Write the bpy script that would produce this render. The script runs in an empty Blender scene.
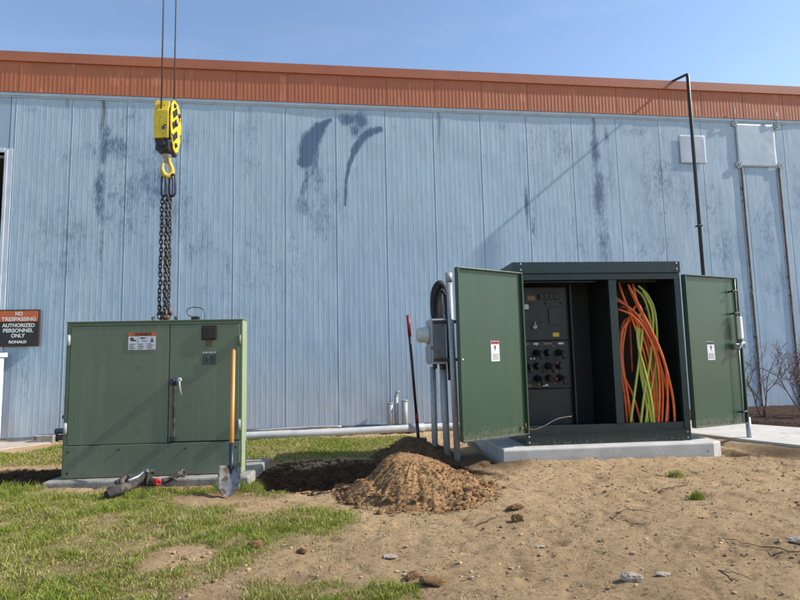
import bpy, bmesh, math, random
import numpy as np
from mathutils import Vector, Matrix
random.seed(7); rng = np.random.default_rng(7)
scene = bpy.context.scene
R = math.radians

# ------------------------------------------------------------------ camera
EYE = 1.1207
p_, r_ = 0.10724, 0.02219
cam_d = bpy.data.cameras.new('camera'); cam = bpy.data.objects.new('camera', cam_d)
scene.collection.objects.link(cam); scene.camera = cam
cam_d.sensor_width = 36; cam_d.lens = 36 * 580 / 800; cam_d.clip_start = 0.05; cam_d.clip_end = 3000
Rv = Vector((1, 0, 0)); Fv = Vector((0, math.cos(p_), math.sin(p_))); Uv = Vector((0, -math.sin(p_), math.cos(p_)))
cr = math.cos(r_) * Rv - math.sin(r_) * Uv; cu = math.sin(r_) * Rv + math.cos(r_) * Uv
M = Matrix((cr, cu, -Fv)).transposed().to_4x4(); M.translation = (0, 0, EYE)
cam.matrix_world = M

# ------------------------------------------------------------------ light
ALPHA, EL = R(0.5), R(38.3)                       # direction towards the sun
sdir = Vector((math.cos(EL) * math.cos(ALPHA), math.cos(EL) * math.sin(ALPHA), math.sin(EL)))
world = bpy.data.worlds.new('World'); scene.world = world; world.use_nodes = True
wn = world.node_tree.nodes; wl = world.node_tree.links
sky = wn.new('ShaderNodeTexSky'); sky.sky_type = 'NISHITA'; sky.sun_disc = False
sky.sun_elevation = EL; sky.sun_rotation = math.pi / 2 - ALPHA
sky.air_density = 1.0; sky.dust_density = 0.6; sky.ozone_density = 1.6; sky.altitude = 50
bg = wn['Background']; bg.inputs[1].default_value = 0.15
tcw = wn.new('ShaderNodeTexCoord'); mpw = wn.new('ShaderNodeMapping'); mpw.inputs['Scale'].default_value = (1.2, 1.2, 5); wl.new(tcw.outputs['Generated'], mpw.inputs[0])
nzw = wn.new('ShaderNodeTexNoise'); nzw.inputs['Scale'].default_value = 2.3; nzw.inputs['Detail'].default_value = 7; nzw.inputs['Roughness'].default_value = .6; nzw.inputs['Distortion'].default_value = .6; wl.new(mpw.outputs[0], nzw.inputs[0])
rpw = wn.new('ShaderNodeMapRange'); rpw.inputs['From Min'].default_value = .48; rpw.inputs['From Max'].default_value = .8; rpw.inputs['To Max'].default_value = .09; wl.new(nzw.outputs[0], rpw.inputs[0])
mxw = wn.new('ShaderNodeMix'); mxw.data_type = 'RGBA'; wl.new(rpw.outputs[0], mxw.inputs[0]); wl.new(sky.outputs[0], mxw.inputs[6]); mxw.inputs[7].default_value = (4.6, 5.0, 5.6, 1)
wl.new(mxw.outputs[2], bg.inputs[0])
sun_d = bpy.data.lights.new('sun', 'SUN'); sun_d.energy = 4.3; sun_d.angle = R(0.53); sun_d.color = (1, 0.94, 0.84)
sun = bpy.data.objects.new('sun', sun_d); scene.collection.objects.link(sun)
sun.rotation_euler = sdir.to_track_quat('Z', 'Y').to_euler(); sun.location = (20, 0, 20)
scene.view_settings.view_transform = 'Standard'; scene.view_settings.look = 'None'
scene.view_settings.gamma = 1; scene.view_settings.exposure = 0.62
scene.view_settings.use_curve_mapping = False

# ------------------------------------------------------------------ helpers
C = scene.collection

def lin(r, g, b):
    f = lambda c: c / 12.92 if c <= .04045 else ((c + .055) / 1.055) ** 2.4
    return (f(r / 255), f(g / 255), f(b / 255), 1)

def mat(name, c1, c2=None, rough=.6, metal=0, scale=6, detail=6, bump=0, bscale=60, stretch=(1, 1, 1), lo=.35, hi=.7, c3=None, spot=.62, sscale=25, spec=.5, mud=None, streak=None):
    m = bpy.data.materials.new(name); m.use_nodes = True
    n = m.node_tree.nodes; l = m.node_tree.links; b = n['Principled BSDF']
    b.inputs['Roughness'].default_value = rough; b.inputs['Metallic'].default_value = metal
    b.inputs['Specular IOR Level'].default_value = spec
    b.inputs['Base Color'].default_value = c1
    tc = n.new('ShaderNodeTexCoord'); mp = n.new('ShaderNodeMapping'); mp.inputs['Scale'].default_value = stretch
    l.new(tc.outputs['Object'], mp.inputs['Vector'])
    def noise(sc, det=detail):
        t = n.new('ShaderNodeTexNoise'); t.inputs['Scale'].default_value = sc; t.inputs['Detail'].default_value = det
        l.new(mp.outputs[0], t.inputs['Vector']); return t
    col = None
    if c2:
        t = noise(scale); rp = n.new('ShaderNodeMapRange'); rp.inputs['From Min'].default_value = lo; rp.inputs['From Max'].default_value = hi
        l.new(t.outputs[0], rp.inputs[0]); mx = n.new('ShaderNodeMix'); mx.data_type = 'RGBA'
        mx.inputs[6].default_value = c1; mx.inputs[7].default_value = c2
        l.new(rp.outputs[0], mx.inputs[0]); col = mx.outputs[2]
    if c3:
        t = noise(sscale, 8); rp = n.new('ShaderNodeMapRange'); rp.inputs['From Min'].default_value = spot; rp.inputs['From Max'].default_value = spot + .06
        l.new(t.outputs[0], rp.inputs[0]); mx = n.new('ShaderNodeMix'); mx.data_type = 'RGBA'
        if col: l.new(col, mx.inputs[6])
        else: mx.inputs[6].default_value = c1
        mx.inputs[7].default_value = c3; l.new(rp.outputs[0], mx.inputs[0]); col = mx.outputs[2]
    if streak:
        m2 = n.new('ShaderNodeMapping'); m2.inputs['Scale'].default_value = (1, 1, .07); l.new(tc.outputs['Object'], m2.inputs['Vector'])
        t = n.new('ShaderNodeTexNoise'); t.inputs['Scale'].default_value = 9; t.inputs['Detail'].default_value = 6; t.inputs['Roughness'].default_value = .7; l.new(m2.outputs[0], t.inputs['Vector'])
        rp = n.new('ShaderNodeMapRange'); rp.inputs['From Min'].default_value = .5; rp.inputs['From Max'].default_value = .72; rp.inputs['To Max'].default_value = streak[1]; l.new(t.outputs[0], rp.inputs[0])
        mx = n.new('ShaderNodeMix'); mx.data_type = 'RGBA'; l.new(rp.outputs[0], mx.inputs[0]); mx.inputs[7].default_value = streak[0]
        l.new(col, mx.inputs[6]); col = mx.outputs[2]
    if mud:                                   # dried splashes on the lowest part
        sp_ = n.new('ShaderNodeSeparateXYZ'); l.new(tc.outputs['Object'], sp_.inputs[0])
        t = noise(26, 8); z_ = n.new('ShaderNodeMapRange'); z_.inputs['From Min'].default_value = mud[0]; z_.inputs['From Max'].default_value = mud[1]; z_.inputs['To Min'].default_value = .22; z_.inputs['To Max'].default_value = -.25
        l.new(sp_.outputs[2], z_.inputs[0]); ad = n.new('ShaderNodeMath'); ad.operation = 'ADD'; l.new(t.outputs[0], ad.inputs[0]); l.new(z_.outputs[0], ad.inputs[1])
        rp = n.new('ShaderNodeMapRange'); rp.inputs['From Min'].default_value = .54; rp.inputs['From Max'].default_value = .80; rp.inputs['To Max'].default_value = .38; l.new(ad.outputs[0], rp.inputs[0])
        mx = n.new('ShaderNodeMix'); mx.data_type = 'RGBA'; l.new(rp.outputs[0], mx.inputs[0]); l.new(col, mx.inputs[6]); mx.inputs[7].default_value = (.24, .19, .13, 1); col = mx.outputs[2]
    if col: l.new(col, b.inputs['Base Color'])
    if bump:
        t = noise(bscale, 4); bp = n.new('ShaderNodeBump'); bp.inputs['Strength'].default_value = bump; bp.inputs['Distance'].default_value = .01
        l.new(t.outputs[0], bp.inputs['Height']); l.new(bp.outputs[0], b.inputs['Normal'])
    return m

class MB:
    """collects shapes into one mesh object"""
    def __init__(s): s.bm = bmesh.new()
    def box(s, x0, x1, y0, y1, z0, z1, bev=0, mi=0):
        vs = [s.bm.verts.new(v) for v in ((x0, y0, z0), (x1, y0, z0), (x1, y1, z0), (x0, y1, z0), (x0, y0, z1), (x1, y0, z1), (x1, y1, z1), (x0, y1, z1))]
        fs = [s.bm.faces.new([vs[i] for i in f]) for f in ((3, 2, 1, 0), (4, 5, 6, 7), (0, 1, 5, 4), (1, 2, 6, 5), (2, 3, 7, 6), (3, 0, 4, 7))]
        for f in fs: f.material_index = mi
        if bev:
            es = list({e for f in fs for e in f.edges})
            rr = bmesh.ops.bevel(s.bm, geom=es, offset=bev, segments=2, affect='EDGES', profile=.5)
            for f in rr['faces']: f.material_index = mi
        return s
    def poly(s, pts, z0, z1, bev=0):
        """extruded polygon in xy"""
        a = [s.bm.verts.new((x, y, z0)) for x, y in pts]; b = [s.bm.verts.new((x, y, z1)) for x, y in pts]; n = len(pts)
        s.bm.faces.new(a[::-1]); top = s.bm.faces.new(b)
        for i in range(n): s.bm.faces.new((a[i], a[(i + 1) % n], b[(i + 1) % n], b[i]))
        if bev: bmesh.ops.bevel(s.bm, geom=list(top.edges), offset=bev, segments=3, affect='EDGES', profile=.5)
        return s
    def prism(s, pts, axis, a0, a1, bev=0, mi=0):
        """polygon extruded along an axis; pts are the two other coordinates"""
        def v(p, a):
            return {'x': (a, p[0], p[1]), 'y': (p[0], a, p[1]), 'z': (p[0], p[1], a)}[axis]
        A = [s.bm.verts.new(v(p, a0)) for p in pts]; B = [s.bm.verts.new(v(p, a1)) for p in pts]; n = len(pts)
        fs = [s.bm.faces.new(A[::-1]), s.bm.faces.new(B)]
        for i in range(n): fs.append(s.bm.faces.new((A[i], A[(i + 1) % n], B[(i + 1) % n], B[i])))
        for f in fs: f.material_index = mi
        bmesh.ops.recalc_face_normals(s.bm, faces=fs)
        if bev: bmesh.ops.bevel(s.bm, geom=list({e for f in fs for e in f.edges}), offset=bev, segments=2, affect='EDGES', profile=.5)
        return s
    def tube(s, pts, rad, n=12, smooth=True, samples=0, cap=True, mi=0):
        pts = [Vector(p) for p in pts]; rads = rad if isinstance(rad, (list, tuple)) else [rad] * len(pts)
        if samples:
            P, Q = [], []
            for i in range(len(pts) - 1):
                a = pts[max(i - 1, 0)]; b = pts[i]; c = pts[i + 1]; d = pts[min(i + 2, len(pts) - 1)]
                for k in range(samples):
                    t = k / samples
                    P.append(.5 * ((2 * b) + (c - a) * t + (2 * a - 5 * b + 4 * c - d) * t * t + (3 * b - a - 3 * c + d) * t ** 3))
                    Q.append(rads[i] * (1 - t) + rads[i + 1] * t)
            P.append(pts[-1]); Q.append(rads[-1]); pts, rads = P, Q
        T = [(pts[min(i + 1, len(pts) - 1)] - pts[max(i - 1, 0)]).normalized() for i in range(len(pts))]
        up = Vector((0, 0, 1)) if abs(T[0].z) < .9 else Vector((1, 0, 0))
        x = T[0].cross(up).normalized(); rings = []
        for P, t, r in zip(pts, T, rads):
            x = (x - t * x.dot(t)).normalized(); y = t.cross(x)
            rings.append([s.bm.verts.new(P + r * (math.cos(2 * math.pi * k / n) * x + math.sin(2 * math.pi * k / n) * y)) for k in range(n)])
        for a, b in zip(rings, rings[1:]):
            for k in range(n):
                f = s.bm.faces.new((a[k], a[(k + 1) % n], b[(k + 1) % n], b[k])); f.smooth = smooth; f.material_index = mi
        if cap:
            s.bm.faces.new(rings[0][::-1]).material_index = mi; s.bm.faces.new(rings[-1]).material_index = mi
        return s
    def lathe(s, prof, c, ax, n=20, mi=0):
        """prof: list of (dist along axis, radius)"""
        ax = Vector(ax).normalized(); c = Vector(c); u = ax.orthogonal().normalized(); w = ax.cross(u); rings = []
        for d, r in prof:
            rings.append([s.bm.verts.new(c + ax * d + max(r, 1e-4) * (math.cos(2 * math.pi * k / n) * u + math.sin(2 * math.pi * k / n) * w)) for k in range(n)])
        for a, b in zip(rings, rings[1:]):
            for k in range(n):
                f = s.bm.faces.new((a[k], a[(k + 1) % n], b[(k + 1) % n], b[k])); f.smooth = True; f.material_index = mi
        s.bm.faces.new(rings[0][::-1]); s.bm.faces.new(rings[-1]); return s
    def torus(s, c, R1, r1, ax, flat=1.0, n=16, m=8, stretch=None, a0=0, a1=2 * math.pi):
        ax = Vector(ax).normalized(); u = Vector(stretch).normalized() if stretch else ax.orthogonal().normalized(); w = ax.cross(u)
        pts = []
        for k in range(n + 1):
            t = a0 + (a1 - a0) * k / n
            pts.append(Vector(c) + u * math.cos(t) * R1 * flat + w * math.sin(t) * R1)
        s.tube(pts, r1, m, cap=abs(a1 - a0) < 6.28); return s
    def rock(s, c, size, seed=0, sub=2, rough=.25):
        rr = bmesh.ops.create_icosphere(s.bm, subdivisions=sub, radius=1); rn = random.Random(seed)
        dirs = [(Vector((rn.gauss(0, 1), rn.gauss(0, 1), rn.gauss(0, 1))).normalized(), rn.uniform(.55, .95)) for _ in range(9)]
        for v in rr['verts']:
            k = 1.0; d = v.co.normalized()
            for dd, h in dirs:
                q = d.dot(dd)
                if q > 0: k = min(k, h / q)
            k *= 1 + rn.uniform(-rough, rough) * .35
            v.co = Vector(c) + Vector((d.x * size[0], d.y * size[1], d.z * size[2])) * k
        return s
    def build(s, name, m, parent=None, loc=None, rotz=None, recalc=False):
        if recalc: bmesh.ops.recalc_face_normals(s.bm, faces=s.bm.faces[:])
        me = bpy.data.meshes.new(name); s.bm.to_mesh(me); s.bm.free()
        for x in (m if isinstance(m, (list, tuple)) else [m]): me.materials.append(x)
        o = bpy.data.objects.new(name, me); C.objects.link(o)
        if parent: o.parent = parent
        if loc: o.location = loc
        if rotz is not None: o.rotation_euler = (0, 0, rotz)
        return o

def tag(o, label=None, cat=None, group=None, kind=None):
    if label: o['label'] = label
    if cat: o['category'] = cat
    if group: o['group'] = group
    if kind: o['kind'] = kind
    return o

def empty(name, loc, rz, label, cat, group=None):
    o = bpy.data.objects.new(name, None); C.objects.link(o); o.location = loc; o.rotation_euler = (0, 0, rz); o.empty_display_size = .1
    return tag(o, label, cat, group)

def text(name, s, size, m, parent, loc, rot, width=None, bold=0.0, align='CENTER', ext=.0006):
    cu_ = bpy.data.curves.new(name, 'FONT'); cu_.body = s; cu_.size = size; cu_.align_x = align; cu_.align_y = 'CENTER'
    cu_.extrude = ext; cu_.offset = bold; cu_.space_line = .95
    t = bpy.data.objects.new(name, cu_); C.objects.link(t)
    bpy.context.view_layer.update()
    me = bpy.data.meshes.new_from_object(t.evaluated_get(bpy.context.evaluated_depsgraph_get()))
    bpy.data.objects.remove(t); me.materials.clear(); me.materials.append(m)
    if width:
        xs = [v.co.x for v in me.vertices]; k = width / max(max(xs) - min(xs), 1e-6); mid = (max(xs) + min(xs)) / 2
        for v in me.vertices: v.co.x = (v.co.x - (mid if align == 'CENTER' else 0)) * k
    o = bpy.data.objects.new(name, me); C.objects.link(o); o.parent = parent; o.location = loc; o.rotation_euler = rot
    return o

# numpy noise ------------------------------------------------------
def _hash(ix, iy, seed):
    h = (ix.astype(np.int64) * 374761393 + iy.astype(np.int64) * 668265263 + seed * 1442695041) & 0xffffffff
    h = ((h ^ (h >> 13)) * 1274126177) & 0xffffffff
    return ((h ^ (h >> 16)) & 0xffff) / 65535.0

def vnoise(x, y, seed=0):
    ix = np.floor(x); iy = np.floor(y); fx = x - ix; fy = y - iy; fx = fx * fx * (3 - 2 * fx); fy = fy * fy * (3 - 2 * fy)
    a = _hash(ix, iy, seed); b = _hash(ix + 1, iy, seed); c = _hash(ix, iy + 1, seed); d = _hash(ix + 1, iy + 1, seed)
    return (a * (1 - fx) + b * fx) * (1 - fy) + (c * (1 - fx) + d * fx) * fy

def fbm(x, y, s, o=4, seed=0):
    r = 0; a = .5; t = 0
    for k in range(o):
        r = r + a * vnoise(x / s * 2 ** k + 17.3 * k, y / s * 2 ** k + 5.1 * k, seed + k); t += a; a *= .5
    return r / t

def sst(a, b, x):
    t = np.clip((x - a) / (b - a), 0, 1); return t * t * (3 - 2 * t)

def seg_dist(x, y, ax, ay, bx, by):
    dx, dy = bx - ax, by - ay; t = np.clip(((x - ax) * dx + (y - ay) * dy) / (dx * dx + dy * dy), 0, 1)
    return np.hypot(x - ax - t * dx, y - ay - t * dy)

def grid_mesh(name, X, Y, Z, m, parent=None, attrs=None, smooth=True):
    ny, nx = X.shape; co = np.stack([X, Y, Z], -1).reshape(-1, 3).astype(np.float32)
    i = np.arange(nx * ny).reshape(ny, nx); q = np.stack([i[:-1, :-1], i[:-1, 1:], i[1:, 1:], i[1:, :-1]], -1).reshape(-1, 4)
    return raw_mesh(name, co, q, m, parent, attrs, smooth)

def raw_mesh(name, co, q, m, parent=None, attrs=None, smooth=True):
    me = bpy.data.meshes.new(name); k = q.shape[1]
    me.vertices.add(len(co)); me.vertices.foreach_set('co', np.ascontiguousarray(co, dtype=np.float32).ravel())
    me.loops.add(q.size); me.loops.foreach_set('vertex_index', np.ascontiguousarray(q, dtype=np.int32).ravel())
    me.polygons.add(len(q)); me.polygons.foreach_set('loop_start', np.arange(0, q.size, k, dtype=np.int32))
    me.polygons.foreach_set('loop_total', np.full(len(q), k, dtype=np.int32))
    me.polygons.foreach_set('use_smooth', np.full(len(q), smooth, dtype=bool))
    for nm, a in (attrs or {}).items():
        if a.ndim == 2:
            at = me.attributes.new(nm, 'FLOAT_COLOR', 'POINT'); at.data.foreach_set('color', np.ascontiguousarray(a, dtype=np.float32).ravel())
        else:
            at = me.attributes.new(nm, 'FLOAT', 'POINT'); at.data.foreach_set('value', np.ascontiguousarray(a, dtype=np.float32).ravel())
    me.update(); me.validate()
    me.materials.append(m); o = bpy.data.objects.new(name, me); C.objects.link(o)
    if parent: o.parent = parent
    return o

# ------------------------------------------------------------------ materials
M_white = mat('white_paint', (.75, .75, .72, 1), (.66, .66, .62, 1), rough=.4)
M_blk = mat('black_paint', (.012, .012, .014, 1), (.02, .02, .022, 1), rough=.45)
M_rubber = mat('black_rubber', (.010, .010, .011, 1), (.02, .019, .018, 1), rough=.7, bump=.3, bscale=30)
M_dusty = mat('dusty_black_rubber', (.03, .028, .026, 1), (.14, .11, .085, 1), rough=.9, scale=16, lo=.45, hi=.7, bump=.5, bscale=60)
M_galv = mat('galvanised_steel', (.40, .42, .44, 1), (.30, .32, .34, 1), rough=.45, metal=.25, scale=30)
M_pvc = mat('grey_pvc', (.34, .36, .38, 1), (.27, .28, .29, 1), rough=.5, scale=5)
M_conc = mat('concrete', (.50, .49, .46, 1), (.40, .39, .36, 1), rough=.9, scale=5, bump=.35, bscale=70, c3=(.28, .26, .22, 1), spot=.66, sscale=9)
M_conc_d = mat('weathered_concrete', (.30, .29, .26, 1), (.20, .19, .16, 1), rough=.95, scale=7, bump=.6, bscale=50, c3=(.12, .11, .09, 1), spot=.6, sscale=14)
M_fade = mat('faded_green_paint', (.135, .170, .112, 1), (.110, .146, .098, 1), rough=.5, scale=1.6, bump=.06, bscale=7, c3=(.112, .138, .094, 1), spot=.62, sscale=8, spec=.35, mud=(0, .30), streak=((.19, .21, .155, 1), .55))
M_side_green = mat('pale_side_green_paint', (.27, .33, .19, 1), (.23, .29, .165, 1), rough=.6, scale=3, c3=(.14, .15, .09, 1), spot=.66, sscale=22)  # paler green, used only on the right side panel
M_green = mat('deep_green_paint', (.030, .070, .040, 1), (.025, .058, .035, 1), rough=.34, scale=2, bump=.05, bscale=3, c3=(.05, .075, .05, 1), spot=.66, sscale=14, mud=(.14, .40), streak=((.05, .08, .055, 1), .5))
M_green_shade = mat('shaded_green_paint', (.008, .024, .026, 1), (.006, .018, .020, 1), rough=.34, scale=3, bump=.04, bscale=4, mud=(-.05, .18), streak=((.03, .045, .04, 1), .35))  # same green as the doors, sky-only shade put into the colour
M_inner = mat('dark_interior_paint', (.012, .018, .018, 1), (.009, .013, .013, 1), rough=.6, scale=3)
M_panel = mat('grey_instrument_panel', (.022, .027, .029, 1), (.015, .019, .021, 1), rough=.45, metal=.2, scale=6)
M_rust = mat('rusty_steel', (.16, .065, .03, 1), (.07, .035, .02, 1), rough=.85, scale=14, bump=.5)
M_orangep = mat('orange_cable_jacket', (.80, .17, .03, 1), (.55, .10, .03, 1), rough=.45, scale=8)
M_yelgr = mat('yellow_green_cable_jacket', (.46, .50, .08, 1), (.36, .42, .07, 1), rough=.45, scale=8)
M_yellow = mat('yellow_paint', (.72, .53, .02, 1), (.50, .36, .03, 1), rough=.5, scale=9, c3=(.06, .05, .04, 1), spot=.58, sscale=16)
M_chain = mat('oiled_chain_steel', (.055, .050, .048, 1), (.10, .085, .075, 1), rough=.5, metal=.6, scale=60)
M_blsteel = mat('blue_black_alloy', (.025, .03, .055, 1), (.04, .045, .07, 1), rough=.45, metal=.4, scale=40)
M_wood = mat('varnished_ash_handle', (.62, .27, .05, 1), (.50, .20, .04, 1), rough=.4, scale=4, stretch=(1, 1, .1))
M_blade = mat('worn_shovel_steel', (.30, .29, .28, 1), (.12, .10, .09, 1), rough=.5, metal=.35, scale=9, c3=(.10, .065, .04, 1), spot=.50, sscale=12)
M_red = mat('red_rubber_grip', (.28, .02, .025, 1), (.22, .015, .02, 1), rough=.5)
M_redcap = mat('red_plastic', (.60, .03, .03, 1), (.5, .02, .02, 1), rough=.4)
M_rock = mat('pale_rock', (.36, .31, .25, 1), (.20, .17, .13, 1), rough=.9, scale=20, bump=.6, bscale=90)
M_clod = mat('soil_clod', (.215, .128, .062, 1), (.11, .064, .032, 1), rough=1, scale=9, bump=.8, bscale=120, spec=.1)
M_twig = mat('dry_twig', (.10, .065, .045, 1), (.06, .04, .03, 1), rough=.9, scale=20)
M_bark = mat('shrub_bark', (.09, .06, .055, 1), (.14, .10, .09, 1), rough=.9, scale=30)
M_orange_s = mat('sign_orange', (.52, .12, .03, 1), (.46, .10, .03, 1), rough=.45)
M_signblk = mat('sign_black', (.008, .010, .016, 1), (.012, .014, .02, 1), rough=.35)
M_signrim = mat('sign_brown_rim', (.05, .018, .012, 1), (.04, .015, .01, 1), rough=.5)
M_ylabel = mat('yellow_label', (.55, .42, .03, 1), rough=.5)
M_olabel = mat('tan_label', (.22, .13, .05, 1), rough=.5)
M_ink = mat('label_ink', (.05, .05, .06, 1), rough=.6)
M_tintw = mat('label_paper', (.62, .64, .66, 1), (.52, .55, .60, 1), rough=.5, scale=20)

# ------------------------------------------------------------------ ground
def trench(x, y):
    d1 = seg_dist(x, y, -1.2, 5.98, .15, 6.30)
    w = .58 + .62 * (fbm(x, y, .30, 4, 9) - .5)
    t1 = 1 - sst(w - .42, w + .10, d1)
    d2 = seg_dist(x, y, -6.2, 6.35, -3.95, 6.3)
    t2 = 1 - sst(.22, .46 + .12 * fbm(x, y, .25, 2, 4), d2)
    return t1, t2

def ground_h(x, y, fine=True):
    near = np.exp(-np.maximum(0, np.abs(x) - 9) / 4) * np.exp(-np.maximum(0, y - 10) / 3)
    h = .05 * (fbm(x, y, 2.3, 3, 3) - .5) * near
    if fine:
        dirt = 1 - grass_mask(x, y)
        b = fbm(x, y, .22, 4, 11) - .5
        rid = 1 - np.abs(2 * fbm(x + .15 * fbm(x, y, .3, 2, 5), y, .34, 4, 23) - 1)
        h = h + near * (.030 * b + .022 * (fbm(x, y, .085, 4, 21) - .5) - .014 * sst(.90, .99, rid))
        h = h + .045 * sst(6.15, 6.5, y + .04 * fbm(x, y, .2, 2, 8)) * sst(.7, 1.1, x) * sst(4.2, 3.7, x) * (.6 + .8 * fbm(x, y, .3, 3, 88)) * (.35 + .65 * dirt)
        h = h - near * .022 * sst(.60, .78, fbm(x, y * 1.5, .30, 4, 31)) * dirt
    t1, t2 = trench(x, y)
    h = h - .34 * t1 * (.55 + .9 * (fbm(x, y, .25, 4, 40))) - .16 * t2 * (.4 + 1.2 * fbm(x, y, .22, 4, 44))
    h = h + .05 * (fbm(x, y, .13, 4, 47) - .45) * np.maximum(sst(.0, .3, t1), sst(0, .3, t2))
    # raised rim in front of pads is trampled flat
    for (x0, x1, y0, y1, dz) in ((-3.5, -1.5, 5.75, 6.9, -.05), (1.0, 3.8, 6.5, 9.0, -.06)):
        dd = np.maximum(np.maximum(x0 - x, x - x1), np.maximum(y0 - y, y - y1)); k = 1 - sst(-.05, .12, dd)
        h = h * (1 - k) + dz * k
    k = sst(3.75, 4.1, x) * sst(6.3, 6.8, y + .35 * (x - 4)); h = h * (1 - k) + (-.03) * k
    dsl = np.minimum(np.minimum(seg_dist(x, y, 3.82, 8.15, 4.28, 7.12), seg_dist(x, y, 4.28, 7.12, 4.55, 6.62)), seg_dist(x, y, 4.55, 6.62, 5.6, 4.9))
    k = 1 - sst(.05, .30, dsl); h = h * (1 - k) + (.058 + .02 * (fbm(x, y, .2, 3, 17) - .5)) * k
    return h

def grass_mask(x, y):
    n1 = fbm(x, y, .55, 4, 51); n2 = fbm(x, y, .18, 3, 61)
    edge = -1.55 + .30 * (4.9 - y) * .9                       # the lawn gives way to dirt along this line
    a = sst(.55, -.25, x - edge - .15 + 1.3 * (n1 - .5) + .5 * (n2 - .5))
    a = a * (1 - sst(5.35, 5.62, y + .25 * (n2 - .5)) * (x > -3.55) * 1.0)
    a = a * (1 - .0 * n2)
    # patch to the left of the heap, tufty bits at the very front
    patch = np.exp(-(((x + .72) / .42) ** 2 + ((y - 4.35) / .62) ** 2) * 1.1)
    a = np.maximum(a, .85 * sst(.30, .85, patch * (.35 + 1.5 * n2)))
    patch = np.exp(-(((x + .55) / .35) ** 2 + ((y - 3.0) / .22) ** 2)); a = np.maximum(a, sst(.4, .6, patch * (.5 + n2)))
    patch = np.exp(-(((x + .1) / .2) ** 2 + ((y - 2.95) / .15) ** 2)); a = np.maximum(a, sst(.4, .6, patch * (.5 + n2)))
    # bare spots
    for cx, cy, rx, ry in ((-1.35, 3.6, .26, .34), (-1.6, 5.1, .45, .3), (-1.15, 4.75, .3, .16), (-.98, 3.0, .25, .22), (-3.0, 4.3, .12, .3), (-2.3, 3.1, .12, .2)):
        a = a * (1 - sst(.35, .7, np.exp(-(((x - cx) / rx) ** 2 + ((y - cy) / ry) ** 2)) * (.5 + n2)))
    a = a * (1 - .55 * sst(.56, .72, n1)) * (1 - .5 * sst(.58, .72, n2))
    # strip of lawn between trench and building
    b = sst(-1.9, -2.4, x - 10) * 0
    far = sst(6.75, 6.95, y - .30 * np.clip(x + 1.4, 0, 2) - .1 + .25 * (n2 - .5)) * sst(9.15, 8.8, y) * sst(.1, -.5, x + .8 * (n1 - .5) - .25 * (y - 7))
    a = np.where(y > 6.6, far * (x > -9) + sst(9.2, 9.0, y) * 0, a)
    # concrete path corner on the far left stays clear
    a = a * (1 - (sst(8.0, 8.2, y + .45 * (x + 5.3)) * (x < -5.2)))
    t1, t2 = trench(x, y); a = a * (1 - sst(.05, .3, t1)) * (1 - sst(.05, .3, t2))
    return np.clip(a, 0, 1)

def axis(fine0, fine1, fs, mid0, mid1, ms, far0, far1):
    a = list(np.arange(fine0, fine1 + 1e-6, fs)); b = list(np.arange(fine1 + ms, mid1, ms)); c = list(np.arange(fine0 - ms, mid0, -ms))[::-1]
    o = []; v = b[-1] if b else fine1; st = ms
    while v < far1: st *= 1.35; v += st; o.append(min(v, far1))
    q = []; v = c[0] if c else fine0; st = ms
    while v > far0: st *= 1.35; v -= st; q.append(max(v, far0))
    return np.array(q[::-1] + c + a + b + o)

gx = axis(-4.2, 4.6, .022, -9, 9.5, .07, -900, 900); gy = axis(2.5, 7.1, .02, .2, 12, .06, -400, 1500)
GX, GY = np.meshgrid(gx, gy); GZ = ground_h(GX, GY)
gm = grass_mask(GX, GY); t1, t2 = trench(GX, GY)
gm = np.where((GX < -9) | (GY > 12) | (GX > 9.5) | (GY < 1.2), .55, gm)
wet_shade = np.maximum(sst(.0, .08, t1), sst(.0, .15, t2))  # damp dug soil plus trench shade, both put into the ground colour
wet_shade = np.maximum(wet_shade, sst(.40, .62, fbm(GX, GY, .16, 4, 14)) * (1 - sst(.55, 1.0, seg_dist(GX, GY, -1.3, 6.0, .3, 6.3))))
wet_shade = np.maximum(wet_shade, .8 * (1 - sst(.15, .6, seg_dist(GX, GY, .3, 7.0, 1.0, 6.5))))
wet_shade = np.maximum(wet_shade, .75 * np.exp(-(((GX - 4.1) / .7) ** 2 + ((GY - 6.7) / .35) ** 2)))
red = np.exp(-(((GX + 1.75) / .45) ** 2 + ((GY - 5.45) / .28) ** 2)) * .9
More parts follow.
